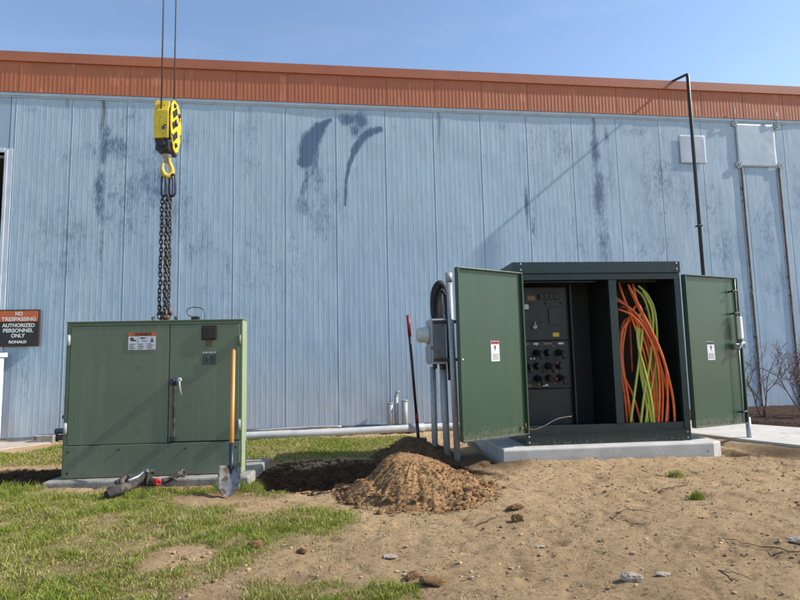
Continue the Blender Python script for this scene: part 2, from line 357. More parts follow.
def ground_material():
    m = bpy.data.materials.new('dirt_and_thatch'); m.use_nodes = True; n = m.node_tree.nodes; l = m.node_tree.links; b = n['Principled BSDF']
    b.inputs['Roughness'].default_value = 1; b.inputs['Specular IOR Level'].default_value = .15
    tc = n.new('ShaderNodeTexCoord')
    def noise(sc, det=6, ro=.6):
        t = n.new('ShaderNodeTexNoise'); t.inputs['Scale'].default_value = sc; t.inputs['Detail'].default_value = det; t.inputs['Roughness'].default_value = ro
        l.new(tc.outputs['Object'], t.inputs['Vector']); return t.outputs[0]
    def mr(s, a, b_):
        r = n.new('ShaderNodeMapRange'); r.inputs['From Min'].default_value = a; r.inputs['From Max'].default_value = b_; l.new(s, r.inputs[0]); return r.outputs[0]
    def mix(f, a, b_):
        x = n.new('ShaderNodeMix'); x.data_type = 'RGBA'; l.new(f, x.inputs[0])
        for i, v in ((6, a), (7, b_)):
            if isinstance(v, tuple): x.inputs[i].default_value = v
            else: l.new(v, x.inputs[i])
        return x.outputs[2]
    def mul(a, b_):
        x = n.new('ShaderNodeMath'); x.operation = 'MULTIPLY'; l.new(a, x.inputs[0])
        if isinstance(b_, float): x.inputs[1].default_value = b_
        else: l.new(b_, x.inputs[1])
        return x.outputs[0]
    def attr(nm):
        a = n.new('ShaderNodeAttribute'); a.attribute_name = nm; return a.outputs['Fac']
    dirt = mix(mr(noise(1.3, 5), .35, .68), (.58, .405, .225, 1), (.46, .31, .17, 1))
    dirt = mix(mul(mr(noise(7, 8, .75), .52, .66), .6), dirt, (.25, .165, .09, 1))
    dirt = mix(mul(mr(noise(34, 7, .8), .535, .61), .85), dirt, (.12, .074, .041, 1))
    dirt = mix(mul(mr(noise(150, 3, .7), .55, .66), .6), dirt, (.64, .52, .37, 1))
    vo = n.new('ShaderNodeTexVoronoi'); vo.inputs['Scale'].default_value = 42; l.new(tc.outputs['Object'], vo.inputs['Vector'])
    sx = n.new('ShaderNodeSeparateColor'); l.new(vo.outputs['Color'], sx.inputs[0])
    peb = mul(mr(vo.outputs['Distance'], .25, .12), mr(sx.outputs[0], .86, .9)); dirt = mix(peb, dirt, (.5, .46, .40, 1))
    grey = mix(mul(mr(noise(2.1, 4), .58, .74), .4), dirt, (.42, .33, .22, 1))
    thatch = mix(mr(noise(24, 6, .7), .4, .62), (.36, .29, .12, 1), (.16, .165, .04, 1))
    thatch = mix(mr(noise(3.5, 4), .45, .7), thatch, (.36, .25, .13, 1))
    col = mix(attr('grass'), grey, thatch)
    wet_shade_c = mix(mr(noise(12, 6, .7), .4, .65), (.105, .062, .034, 1), (.045, .027, .016, 1))  # dark browns for damp soil with the trench shade painted in
    col = mix(attr('wet_shade'), col, wet_shade_c)
    redc = mix(mr(noise(30, 5, .7), .4, .65), (.34, .17, .09, 1), (.20, .10, .05, 1))
    col = mix(attr('red'), col, redc)
    l.new(col, b.inputs['Base Color'])
    bp = n.new('ShaderNodeBump'); bp.inputs['Strength'].default_value = 1; bp.inputs['Distance'].default_value = .022; l.new(noise(30, 9, .78), bp.inputs['Height'])
    bp2 = n.new('ShaderNodeBump'); bp2.inputs['Strength'].default_value = .6; bp2.inputs['Distance'].default_value = .004; l.new(noise(240, 3, .7), bp2.inputs['Height'])
    l.new(bp.outputs[0], bp2.inputs['Normal']); l.new(bp2.outputs[0], b.inputs['Normal'])
    return m
M_ground = ground_material()
g = grid_mesh('ground', GX, GY, GZ, M_ground, attrs={'grass': gm.ravel(), 'wet_shade': np.clip(wet_shade, 0, 1).ravel(), 'red': red.ravel()})
tag(g, 'bare sandy dirt yard with patchy mown lawn and an open trench', 'ground', kind='structure')

# ------------------------------------------------------------------ building
TH, D = 0.133356, 10.36009; W, S0 = .914, -5.21386
b_root = empty('warehouse_building', (-D * math.sin(TH), D * math.cos(TH), 0), TH, 'long warehouse clad in faded blue ribbed metal with an orange brown fascia', 'building')

def wall_material():
    m = bpy.data.materials.new('faded_blue_cladding'); m.use_nodes = True; n = m.node_tree.nodes; l = m.node_tree.links; b = n['Principled BSDF']
    b.inputs['Roughness'].default_value = .62; b.inputs['Specular IOR Level'].default_value = .3
    tc = n.new('ShaderNodeTexCoord')
    def noise(sc, st=(1, 1, 1), det=6, ro=.6):
        mp = n.new('ShaderNodeMapping'); mp.inputs['Scale'].default_value = st; l.new(tc.outputs['Object'], mp.inputs['Vector'])
        t = n.new('ShaderNodeTexNoise'); t.inputs['Scale'].default_value = sc; t.inputs['Detail'].default_value = det; t.inputs['Roughness'].default_value = ro
        l.new(mp.outputs[0], t.inputs['Vector']); return t.outputs[0]
    def mr(s, a, b_):
        r = n.new('ShaderNodeMapRange'); r.inputs['From Min'].default_value = a; r.inputs['From Max'].default_value = b_; l.new(s, r.inputs[0]); return r.outputs[0]
    def math_(op, a, b_):
        x = n.new('ShaderNodeMath'); x.operation = op
        for i, v in ((0, a), (1, b_)):
            if isinstance(v, (int, float)): x.inputs[i].default_value = v
            else: l.new(v, x.inputs[i])
        return x.outputs[0]
    def mix(f, a, b_):
        x = n.new('ShaderNodeMix'); x.data_type = 'RGBA'; l.new(f, x.inputs[0])
        for i, v in ((6, a), (7, b_)):
            if isinstance(v, tuple): x.inputs[i].default_value = v
            else: l.new(v, x.inputs[i])
        return x.outputs[2]
    def attr(nm):
        a = n.new('ShaderNodeAttribute'); a.attribute_name = nm; return a.outputs['Fac']
    base = mix(mr(noise(.8, (1, 1, .5), 5), .35, .68), (.372, .490, .595, 1), (.312, .430, .540, 1))
    base = mix(mr(noise(9, (1.6, 1, .12), 6, .7), .42, .68), base, (.44, .53, .615, 1))
    base = mix(math_('MULTIPLY', mr(noise(26, (1.4, 1, .22), 7, .75), .52, .66), .55), base, (.22, .30, .42, 1))
    # paint worn through to the older dark blue: the painted mask breaks up in vertical flecks
    st = attr('stain'); fl = noise(34, (1.7, 1, .22), 8, .95); big = noise(5, (1, 1, .6), 6, .7)
    v = math_('ADD', st, math_('MULTIPLY', math_('SUBTRACT', fl, .5), 3.4)); v = math_('ADD', v, math_('MULTIPLY', math_('SUBTRACT', big, .5), 1.3))
    f = math_('MULTIPLY', mr(v, .36, .80), mr(st, .02, .12))
    base = mix(math_('MULTIPLY', f, .96), base, (.048, .085, .17, 1))
    gr = math_('MULTIPLY', mr(noise(1.1, (1, 1, .7), 4), .45, .65), mr(noise(60, (1.3, 1, .35), 6, .85), .52, .62)); base = mix(math_('MULTIPLY', gr, .55), base, (.16, .225, .33, 1))
    base = mix(math_('MULTIPLY', attr('rust'), .95), base, (.085, .075, .06, 1))
    base = mix(math_('MULTIPLY', attr('pan'), .25), base, (.275, .395, .53, 1))
    base = mix(attr('seam'), base, (.12, .165, .24, 1))
    low = math_('MULTIPLY', attr('dust'), mr(noise(7, (1, 1, 1), 5), .25, .6))
    base = mix(math_('MULTIPLY', low, .6), base, (.47, .48, .51, 1))
    l.new(base, b.inputs['Base Color'])
    bp = n.new('ShaderNodeBump'); bp.inputs['Strength'].default_value = .25; bp.inputs['Distance'].default_value = .004; l.new(noise(30, (1, 1, .6), 5, .7), bp.inputs['Height'])
    l.new(bp.outputs[0], b.inputs['Normal'])
    return m
M_wall = wall_material()

def rib_columns(s0, s1, pitch, prof, W=None, S0=0, seam=True):
    out = []; k0 = int(math.floor((s0 - S0) / pitch)); k1 = int(math.ceil((s1 - S0) / pitch))
    for k in range(k0, k1):
        base = S0 + k * pitch
        isseam = seam and k % 10 == 0
        if isseam: out += [(base - .010, 0, 0), (base - .005, .005, 1), (base - .001, .005, 1), (base + .003, -.003, 0), (base + .014, -.003, 0), (base + .022, 0, 0)]
        for (t, d) in prof:
            s = base + t * pitch
            if isseam and s < base + .026: continue
            if seam and (k + 1) % 10 == 0 and s > base + pitch - .014: continue
            out.append((s, d, 0))
    return [c for c in out if s0 <= c[0] <= s1]

def stain_fields(S, Zz):
    st = np.zeros_like(S)
    def blob(cs, cz, rs, rz, a): 
        nonlocal st
        st = np.maximum(st, a * np.exp(-(((S - cs) / rs) ** 2 + ((Zz - cz) / rz) ** 2)))
    def arc(pts, wd, a, fade=1.0):
        nonlocal st
        wds = wd if isinstance(wd, list) else [wd] * len(pts)
        for i in range(len(pts) - 1):
            d = seg_dist(S, Zz, *pts[i], *pts[i + 1]); w = (wds[i] + wds[i + 1]) / 2
            st = np.maximum(st, 1.1 * a * (1 - sst(w * .3, w * 1.9, d)))
    arc([(.16, 5.60), (.06, 5.52), (-.05, 5.42)], [.03, .05, .09], 1.0)
    arc([(-.05, 5.42), (-.17, 5.24), (-.25, 5.02), (-.29, 4.80)], [.09, .14, .15, .09], 1.15)
    arc([(-.06, 5.2), (-.10, 4.9), (-.16, 4.6)], [.05, .07, .07], .60)
    arc([(-.29, 4.78), (-.27, 4.5), (-.38, 4.1)], [.08, .06, .06], .62)
    blob(-.34, 4.0, .18, .3, .60); blob(.02, 3.95, .40, .8, .46); blob(-.10, 4.5, .25, .55, .52); blob(.12, 4.7, .12, .5, .42)
    blob(.50, 5.62, .18, .13, 1.15); blob(.72, 5.60, .16, .16, 1.1); blob(.60, 5.43, .13, .16, .95); blob(.34, 5.68, .12, .05, .75)
    arc([(1.08, 5.45), (.92, 5.40), (.76, 5.27), (.60, 5.02), (.50, 4.74), (.44, 4.45), (.42, 4.0)], [.03, .075, .075, .05, .035, .03, .015], 1.0)
    blob(.95, 5.42, .2, .07, .8); blob(1.32, 5.5, .18, .03, .6); blob(.62, 4.6, .12, .4, .42)
    # left: streaks under the drip
    blob(-3.76, 5.0, .12, .6, .85); blob(-3.6, 4.95, .5, .28, .72); blob(-3.80, 4.2, .12, .8, .74); blob(-3.35, 5.5, .3, .25, .55); blob(-2.9, 4.3, .6, .8, .62); blob(-2.75, 4.9, .4, .4, .6)
    blob(-3.3, 4.0, .8, 1.0, .50); blob(-4.4, 3.3, .8, 1.2, .38); blob(-2.6, 3.9, .5, .9, .5); blob(-4.4, 4.8, .25, .25, .4); blob(-2.5, 5.2, .5, .5, .36); blob(-3.75, 3.3, .05, 1.2, .55)
    blob(-1.35, 5.35, .3, .12, .45); blob(-1.25, 4.6, .25, 1.0, .30); blob(-4.95, 5.6, .15, .1, .55); blob(-1.2, 2.9, 1.6, 1.3, .30); blob(-4.9, 1.2, .8, .9, .30)
    blob(-2.2, 3.3, .6, 1, .34)
    # right: drips and mottled areas
    blob(5.30, 5.2, .10, .6, .85); blob(5.34, 4.3, .17, .8, .78); blob(5.38, 3.3, .16, .7, .66); blob(5.6, 4.6, .12, .6, .5); blob(5.55, 5.5, .06, .3, .6)
    blob(3.86, 4.0, .05, .45, .9); blob(3.98, 3.6, .08, .5, .6); blob(3.45, 5.6, .12, .12, .55); blob(4.1, 5.3, .35, .4, .35)
    blob(6.6, 4.6, .5, 1.0, .50); blob(6.2, 5.6, .5, .2, .45); blob(7.1, 4.2, .25, .6, .42); blob(6.4, 3.2, .6, .8, .38); blob(7.7, 4.0, .4, .8, .34)
    blob(8.8, 3.6, .35, 1.0, .48); blob(9.0, 2.5, .4, .7, .42); blob(7.9, 3.2, .5, .6, .42); blob(9.8, 4.2, .5, 1.4, .42); blob(4.9, 3.4, .4, 1, .32); blob(8.2, 1.8, .5, .6, .35)
    blob(4.6, 5.2, .3, .5, .4)
    rs = np.zeros_like(S)
    for cs, z1, ln, a in ((-3.80, 5.85, .75, 1.0), (-1.30, 5.85, .9, .35), (2.20, 5.85, .9, .6), (5.30, 5.85, .7, .8), (8.40, 5.85, .5, .6), (9.2, 5.85, .6, .5), (-4.4, 5.85, .25, .5)):
        rs = np.maximum(rs, a * np.exp(-((S - cs - .02 * np.sin(Zz * 7)) / .03) ** 2) * sst(z1 - ln, z1 - ln * .3, Zz))
    return st, rs

prof = [(0, 0), (.18, 0), (.38, -.0011), (.46, -.0011), (.62, 0), (.82, 0)]
cols = rib_columns(-5.30, 14.0, W / 10, prof, S0=S0)
cs = np.array([c[0] for c in cols]); cd = np.array([c[1] for c in cols]); csm = np.array([c[2] for c in cols], float)
# rib height fades where the panels are flat, on the newer right-hand sheets
fadek = 1 - .7 * sst(3.6, 6.5, cs)
cd = np.where(csm > 0, cd, cd * fadek)
zs = np.concatenate([np.arange(-.35, 3.0, .07), np.arange(3.0, 5.88, .045)])
zs[-1] = 5.85
S, Zz = np.meshgrid(cs, zs); Dd = np.broadcast_to(cd, S.shape).copy()
Dd += .020 * (fbm(S, Zz, 1.1, 3, 71) - .5) + .005 * (fbm(S * 2.2, Zz * .6, .35, 3, 81) - .5)
st, rs = stain_fields(S, Zz); dust = sst(1.5, .1, Zz)
o = grid_mesh('wall', S, Dd, Zz, M_wall, b_root, {'stain': (st * (.82 + .36 * fbm(S, Zz, .18, 3, 66))).ravel(), 'rust': rs.ravel(), 'seam': (np.broadcast_to(csm, S.shape) * (.25 + .75 * fbm(S * 3, Zz, 1.3, 3, 33))).ravel() * .8, 'dust': dust.ravel(), 'pan': _hash(np.floor((S - S0) / W), np.zeros_like(S), 5).ravel()}, smooth=False)
# rest of the shell
M_wallp = mat('plain_blue_cladding', (.31, .40, .52, 1), (.27, .36, .48, 1), rough=.65, scale=2)
mb = MB()
mb.box(-14, -9.5, 0, .15, -.3, 5.85); mb.box(-9.5, -5.30, 0, .15, 4.83, 5.85); mb.box(14, 24, 0, .15, -.3, 5.85)
mb.box(-14, 24, 29.85, 30, -.3, 7.2); mb.box(-14, -13.85, .15, 29.85, -.3, 7.0); mb.box(23.85, 24, .15, 29.85, -.3, 7.0)
mb.build('shell_wall', M_wallp, b_root)
mb = MB(); mb.box(-5.30, 14, .06, .15, -.3, 5.84); mb.build('wall_lining', M_inner, b_root)
mb = MB(); mb.prism([(.0, 6.5), (30.2, 7.3), (30.2, 7.42), (.0, 6.63)], 'x', -14.1, 24.1); mb.build('roof', mat('roof_sheet', (.3, .3, .3, 1), rough=.7), b_root)
# door opening trim
mb = MB(); mb.box(-5.348, -5.30, -.025, .3, -.05, 4.88, .004); mb.box(-9.5, -5.348, -.025, .3, 4.83, 4.90, .004)
mb.box(-5.30, -5.225, -.014, .004, -.05, 4.90, .003); mb.build('door_jamb', mat('pale_blue_trim', (.52, .58, .66, 1), (.42, .48, .56, 1), rough=.5, scale=5), b_root)
# fascia
def fascia_material():
    m = mat('orange_brown_fascia', (.42, .138, .052, 1), (.35, .110, .045, 1), rough=.55, scale=2.2, stretch=(1, 1, .5), c3=(.50, .18, .09, 1), spot=.60, sscale=5, streak=((.30, .10, .055, 1), .7))
    n = m.node_tree.nodes; l = m.node_tree.links; b = n['Principled BSDF']; src = b.inputs['Base Color'].links[0].from_socket
    a = n.new('ShaderNodeAttribute'); a.attribute_name = 'pan'; q = n.new('ShaderNodeMath'); q.operation = 'MULTIPLY'; q.inputs[1].default_value = .6; l.new(a.outputs['Fac'], q.inputs[0])
    x = n.new('ShaderNodeMix'); x.data_type = 'RGBA'; l.new(q.outputs[0], x.inputs[0]); l.new(src, x.inputs[6]); x.inputs[7].default_value = (.36, .105, .052, 1); l.new(x.outputs[2], b.inputs['Base Color'])
    return m
M_fas = fascia_material(); M_fas2 = mat('fascia_trim_paint', (.38, .125, .058, 1), (.32, .105, .052, 1), rough=.5, scale=1.5)
cols = []
pf = .0703; k = int((-9.5 - S0) / W) - 1
while S0 + .04 + k * W < 14:
    s = S0 + .04 + k * W
    cols += [(s - .006, 0), (s - .005, .03), (s + .003, .03), (s + .004, -.010), (s + .045, -.010), (s + .048, 0)]
    for j in range(1, 13):
        q = s + j * pf
        cols += [(q - .012, 0), (q - .004, -.011), (q + .010, -.011), (q + .018, 0)]
    k += 1
fs_ = np.array([c[0] for c in cols]); fd = np.array([c[1] for c in cols])
fz = np.array([5.915, 6.0, 6.15, 6.3, 6.46]); S2, Z2 = np.meshgrid(fs_, fz)
D2 = -.030 + np.broadcast_to(fd, S2.shape) * .22 + .008 * (fbm(S2, Z2, .9, 3, 5) - .5)
grid_mesh('fascia', S2, D2, Z2, M_fas, b_root, {'pan': _hash(np.floor((S2 - S0 - .036) / W), np.zeros_like(S2), 8).ravel()}, smooth=False)
mb = MB(); mb.box(-9.6, 14.2, -.034, 0.02, 5.905, 5.914)
ss = np.arange(-9.6, 14.2, 3.05)
for i, s in enumerate(ss):
    dz = .004 * math.sin(i * 2.1)
    mb.prism([(-.066, 6.455), (-.064, 6.63), (.25, 6.66), (.25, 6.64), (-.02, 6.6), (-.02, 6.455)], 'x', s, min(s + 3.048, 14.2))
mb.build('fascia_trim', M_fas2, b_root)
mb = MB(); mb.box(-9.6, 14, -.024, -.001, 5.845, 5.903, .004); mb.box(-9.6, 14, -.014, -.001, 5.82, 5.843, .003)
mb.build('eave_flashing', mat('pale_blue_flashing', (.42, .51, .60, 1), (.35, .44, .54, 1), rough=.5, scale=4), b_root)
mb = MB(); mb.box(-5.2, 14, -.03, 0.0, -.3, .05, .004); mb.build('base_flashing', mat('base_flashing_paint', (.20, .23, .28, 1), (.13, .14, .16, 1), rough=.7, scale=5), b_root)
# patches and old door rails
M_patch = mat('pale_patch_sheet', (.42, .49, .57, 1), (.36, .43, .52, 1), rough=.5, scale=3, bump=.25, bscale=5)
def sheet(x0, x1, z0, z1, seed):
    xs = np.linspace(x0, x1, 22); z_ = np.linspace(z0, z1, 24); A, B = np.meshgrid(xs, z_)
    d = -.022 + .014 * (fbm(A, B, .33, 3, seed) - .5)
    o = grid_mesh('patch_sheet', A, d, B, M_patch, b_root); md = o.modifiers.new('s', 'SOLIDIFY'); md.thickness = .006; md.offset = -1
    return o
sheet(7.08, 7.64, 4.94, 5.52, 1)['label'] = 'small pale square repair sheet behind the tall black pipe'
sheet(8.335, 9.2, 4.9, 5.80, 2)['label'] = 'large pale repair sheet above the two rusty seams'
M_rail = mat('dark_rusted_rail', (.055, .038, .03, 1), (.12, .07, .045, 1), rough=.9, scale=3, stretch=(1, 1, .6), c3=(.20, .18, .17, 1), spot=.6, sscale=8)
M_flange = mat('weathered_flange', (.33, .36, .40, 1), (.24, .24, .25, 1), rough=.7, scale=4, c3=(.14, .10, .08, 1), spot=.58, sscale=10)
for s in (8.40, 9.235):
    mb = MB(); mb.box(s - .013, s + .013, -.020, .01, .05, 4.90, .003); mb.build('rusty_rail', M_rail, b_root)
    mb = MB(); mb.box(s + .0135, s + .030, -.012, .01, .05, 4.90, .002); mb.box(s - .05, s - .0135, -.007, .01, .05, 4.88, .002); mb.build('rail_flange', M_flange, b_root)
for s, z in ((8.32, 5.80), (9.26, 5.76), (8.34, 4.93), (9.27, 4.93)):
    mb = MB(); k = .055; mb.box(s - k, s + k, -.034, -.018, z - k, z - k + .02); mb.box(s - k, s + k, -.034, -.018, z + k - .02, z + k); mb.box(s - k, s - k + .02, -.034, -.018, z - k, z + k); mb.box(s + k - .02, s + k, -.034, -.018, z - k, z + k)
    mb.tube([(s, -.02, z), (s, -.04, z)], .016, 8)
    if z > 5.5: mb.tube([(s, -.03, z + .04), (s, -.062, z + .14), (s, -.062, z + .30)], .008, 6)
    mb.build('anchor_bracket', M_galv, b_root)
def wallpt(s, off, z):   # building frame -> world
    return Vector((-D * math.sin(TH) + s * math.cos(TH) + off * math.sin(TH), D * math.cos(TH) + s * math.sin(TH) - off * math.cos(TH), z))

# pole
t = empty('vent_pipe', wallpt(7.034, .5, 0), TH, 'tall thin black pipe standing against the wall and bending over the fascia', 'pipe')
mb = MB(); mb.tube([(0, 0, -.1), (0, 0, 6.50), (0, .02, 6.545), (0, .06, 6.56), (0, .46, 6.64), (0, .75, 6.70)], [.034, .034, .032, .026, .024, .024], 10); mb.build('pipe_run', M_blk, t)
for z in (1.2, 3.55): MB().tube([(0, 0, z), (-.10, .0, z - .02)], .010, 6).box(-.045, .045, -.040, .040, z - .016, z + .016, .004).build('wall_clamp', M_blk, t)

# sign
t = empty('no_trespassing_sign', wallpt(-4.975, .05, 1.825), TH, 'orange and black no trespassing sign on the blue wall', 'sign')
mb = MB(); mb.box(-.315, .315, -.012, .03, -.305, .305, .006); mb.build('sign_rim', M_signrim, t)
mb = MB(); mb.box(-.292, .292, -.017, -.011, -.28, .098); mb.build('black_field', M_signblk, t)
mb = MB(); mb.box(-.292, .292, -.017, -.011, .104, .282); mb.build('orange_field', M_orange_s, t)
RX = (math.pi / 2, 0, 0)
for s, z, w, h in (('NO', .232, .11, .085), ('TRESPASSING', .143, .53, .085), ('AUTHORIZED', .04, .50, .085), ('PERSONNEL', -.045, .46, .085), ('ONLY', -.13, .21, .085), ('RONALD', -.232, .27, .06)):
    text('lettering', s, h, M_white, t, (0, -.0185, z), RX, w, bold=.002)

# conduit lying along the wall
t = empty('ground_conduit', (-2.2, 9.05, .0), 0, 'long pale grey conduit lying on the ground along the wall base', 'pipe')
mb = MB(); P = [Vector(p) for p in ((-2.9, 8.88, .045), (-2.34, 8.97, .06), (-1.28, 9.14, .06), (.43, 9.55, .065), (1.8, 9.86, .065), (4.2, 10.2, .06))]
o0 = Vector((-2.2, 9.05, 0)); mb.tube([p - o0 for p in P], .062, 14, samples=8); mb.build('pipe_run', mat('pale_grey_pvc', (.50, .51, .52, 1), (.40, .41, .42, 1), rough=.5, scale=6), t)
mb = MB(); a = Vector((.10, 9.465, .064)) - o0; b = Vector((.34, 9.53, .065)) - o0; mb.tube([a, b], .074, 14); mb.build('coupling', M_pvc, t)
t = tag(MB().tube([wallpt(-1.2, .35, .05), wallpt(-.2, .3, .07), wallpt(.3, .28, .06)], .018, 8, samples=4).build('small_conduit', M_pvc), 'thin pale pipe lying against the wall behind the long grey conduit', 'pipe')
# stubs
for s, off, z, rr, lab in ((1.16, .12, .42, .05, 'darker capped stub pipe, leftmost of the three at the wall base'), (1.27, .10, .55, .035, 'thin stub pipe with a bent tip between two thicker stubs'), (1.41, .14, .46, .055, 'pale stub pipe standing at the wall base, rightmost of three')):
    t = empty('stub_pipe', wallpt(s, off, 0), TH, lab, 'pipe', 'stub pipes standing at the wall base')
    mb = MB(); mb.tube([(0, 0, -.1), (0, 0, z)], rr, 12)
    if rr < .04: mb.tube([(0, 0, z - .01), (0, -.01, z + .05), (.06, -.02, z + .06)], .018, 8)
    mb.build('pipe_run', M_pvc, t)
    mb = MB(); mb.tube([(0, 0, z - .02), (0, 0, z + .004)], rr * 1.12, 12); mb.build('collar', M_pvc, t)
# white enclosure at the far left
t = empty('utility_enclosure', (-6.74, 9.2, 0), R(4), 'white sunlit metal enclosure partly cut off, beneath the no trespassing sign', 'enclosure')
mb = MB(); mb.box(-.42, .33, -.2, .2, -.1, 1.34, .012); mb.build('housing', M_white, t)
mb = MB(); mb.prism([(-.235, 1.345), (-.235, 1.385), (.235, 1.42), (.235, 1.345)], 'x', -.45, .36, .006); mb.build('lid', M_white, t)
mb = MB(); mb.box(-.36, .27, -.212, -.201, .1, 1.24, .004); mb.build('door', M_white, t)
mb = MB(); mb.box(.14, .2, -.235, -.212, .68, .80, .005); mb.build('handle', M_galv, t)
# concrete block and valve standpipe behind the left cabinet
tag(MB().box(-.16, .16, -.12, .12, -.02, .11, .012).build('concrete_block', M_conc_d, loc=(-5.63, 9.3, 0), rotz=R(8)), 'small grey concrete block lying on grass by the wall', 'block')
t = empty('valve_manifold', (-5.25, 9.35, 0), R(6), 'dark pipe manifold with valves sticking out past the old green cabinet', 'valve')
mb = MB(); mb.tube([(.1, 0, -.1), (.1, 0, 1.0)], .05, 12)
for z, l_, rr in ((.06, .36, .045), (.16, .34, .045), (.38, .24, .03), (.46, .20, .03), (.98, .14, .025)): mb.tube([(.1, 0, z), (.1 - l_, 0, z)], rr, 10)
mb.build('pipework', M_blsteel, t)
mb = MB(); mb.tube([(.1, 0, .66), (-.08, 0, .66)], .03, 10); mb.torus((-.10, 0, .66), .06, .012, (1, 0, 0)); mb.build('hand_wheel', M_galv, t)

# structures: path corner, sidewalk, mulch
def slab(name, pts, z0, z1, m, label, bev=.01):
    o = MB().poly(pts, z0, z1, bev).build(name, m); return tag(o, label, name.replace('_', ' '), kind='structure')
M_walk = mat('light_walk_concrete', (.52, .49, .45, 1), (.43, .405, .37, 1), rough=.95, scale=2.5, bump=.3, bscale=80, c3=(.33, .30, .26, 1), spot=.62, sscale=6)
slab('concrete_path', [(-9.6, 7.9), (-6.0, 7.95), (-5.45, 9.15), (-5.9, 9.45), (-12, 8.7)], -.2, .012, mat('tan_concrete', (.42, .36, .30, 1), (.34, .29, .24, 1), rough=.95, scale=3), 'tan concrete path corner by the wall')
slab('walkway', [(3.82, 8.15), (4.28, 7.12), (4.55, 6.62), (5.6, 4.9), (8.6, 5.5), (6.6, 7.6), (5.55, 8.3), (5.15, 8.9), (4.6, 9.6)], -.2, .09, M_walk, 'pale concrete walkway beside the new cabinet', .008)
mx, my = np.meshgrid(np.linspace(4.3, 10, 130), np.linspace(6.4, 12, 130))
M_mulch = mat('bark_mulch', (.060, .035, .026, 1), (.025, .016, .013, 1), rough=1, scale=40, bump=1, bscale=60, c3=(.13, .08, .06, 1), spot=.57, sscale=55, spec=.1)
poly_y = np.interp(mx, [4.3, 4.62, 5.15, 5.55, 6.6, 8.0, 10], [9.75, 9.57, 8.9, 8.3, 7.6, 6.2, 5]) 
mz = .03 + .09 * sst(0, .5, my - poly_y) + .05 * (fbm(mx, my, .09, 4, 2) - .4); mz = np.where(my < poly_y - .02, -.15, mz)
tag(grid_mesh('mulch_bed', mx, my, mz, M_mulch), 'dark bark mulch bed at the foot of the wall', 'mulch bed', kind='structure')

# ------------------------------------------------------------------ left cabinet
def decal(parent, name, x0, x1, z0, z1, m, y=-.0015, th=.0012):
    mb = MB(); mb.box(x0, x1, y - th, y, z0, z1); return mb.build(name, m, parent)

YAW1 = R(3.9)
tag(MB().box(-.12, 1.86, -.12, 1.0, -.12, .045, .02).build('old_concrete_pad', M_conc_d, loc=(-3.385, 5.87, 0), rotz=R(2.6)), 'low weathered concrete pad under the old green cabinet', 'pad')
t = empty('transformer_cabinet', (-3.385, 5.875, .05), YAW1, 'old faded green transformer cabinet with closed doors', 'cabinet')
L1, H1, DP = 1.757, 1.545, .22
mb = MB()
mb.box(0, .012, 0, DP, 0, H1, .003)
mb.box(.013, L1 - .013, .0, DP, H1 - .012, H1, .003)                                  # top
mb.box(.013, .040, 0, .03, 0, H1 - .013, .002); mb.box(L1 - .030, L1 - .013, 0, .03, 0, H1 - .013, .002); mb.box(.041, L1 - .031, 0, .03, H1 - .036, H1 - .013, .002)
mb.box(.013, L1 - .013, DP - .012, DP - .001, 0, H1 - .013)
mb.box(-.004, L1 + .004, -.012, DP, H1, H1 + .010, .003)
mb.build('housing', M_fade, t)
mb = MB(); mb.box(L1 - .012, L1, 0, DP, 0, H1, .003); mb.build('side_panel', M_side_green, t)
mb = MB(); mb.box(.045, 1.018, -.006, .012, .322, H1 - .040, .004); ld = mb.build('door', M_fade, t)
mb = MB(); mb.box(1.026, L1 - .034, -.006, .012, .330, H1 - .040, .004); rd = mb.build('door', M_fade, t)
mb = MB(); mb.box(.014, L1 - .02, -.010, .012, .002, .315, .004); sp = mb.build('lower_panel', M_fade, t)
for x, z in ((.06, .26), (.06, .05), (L1 - .06, .26), (L1 - .06, .05), (.55, .27), (1.2, .26)): MB().lathe([(0, .011), (.008, .009), (.009, .004)], (x, -.010, z), (0, -1, 0), 8).build('bolt', M_blk, sp)
# gap shadows behind doors are imitated by an added dark backing
mb = MB(); mb.box(.041, L1 - .031, .014, .028, .01, H1 - .037); mb.build('gap_shade_sheet', M_inner, t)
for x, z, d in ((.030, 1.365, ld), (.028, .49, ld), (L1 - .026, 1.335, rd), (L1 - .026, .478, rd)):
    mb = MB(); mb.tube([(x, -.022, z - .055), (x, -.022, z + .055)], .015, 10); mb.box(x - .012, x + .012, -.012, -.001, z - .045, z + .045, .002); mb.build('hinge', M_fade if z > .6 and x > 1 else M_pvc, d)
M_warn = mat('warning_paper', (.60, .62, .66, 1), (.48, .52, .60, 1), rough=.5, scale=30)
dc = decal(ld, 'warning_label', .610, .885, 1.255, 1.435, M_orange_s, -.0065)
decal(dc, 'paper', .612, .883, 1.257, 1.394, M_warn, -.0082)
text('lettering', 'WARNING', .05, M_signblk, dc, (.755, -.0090, 1.414), RX, .17, bold=.001)
mb = MB()
for k, x in enumerate((.625, .715, .805)):
    for j in range(5):
        z = 1.318 - j * .0125; mb.box(x, x + .062 - .012 * ((k + j) % 3), -.0100, -.0085, z - .003, z + .002)
    if k < 2: mb.box(x + .080, x + .082, -.0100, -.0085, 1.262, 1.388)
mb.lathe([(0, .020), (.001, .020)], (.648, -.0085, 1.365), (0, -1, 0), 12); mb.box(.655, .69, -.0100, -.0085, 1.345, 1.36)
mb.prism([(.83, 1.335), (.865, 1.335), (.848, 1.385)], 'y', -.0105, -.0085); mb.box(.73, .78, -.010, -.0085, 1.368, 1.382); mb.box(.742, .79, -.010, -.0085, 1.345, 1.352)
mb.build('pictogram', M_ink, dc)
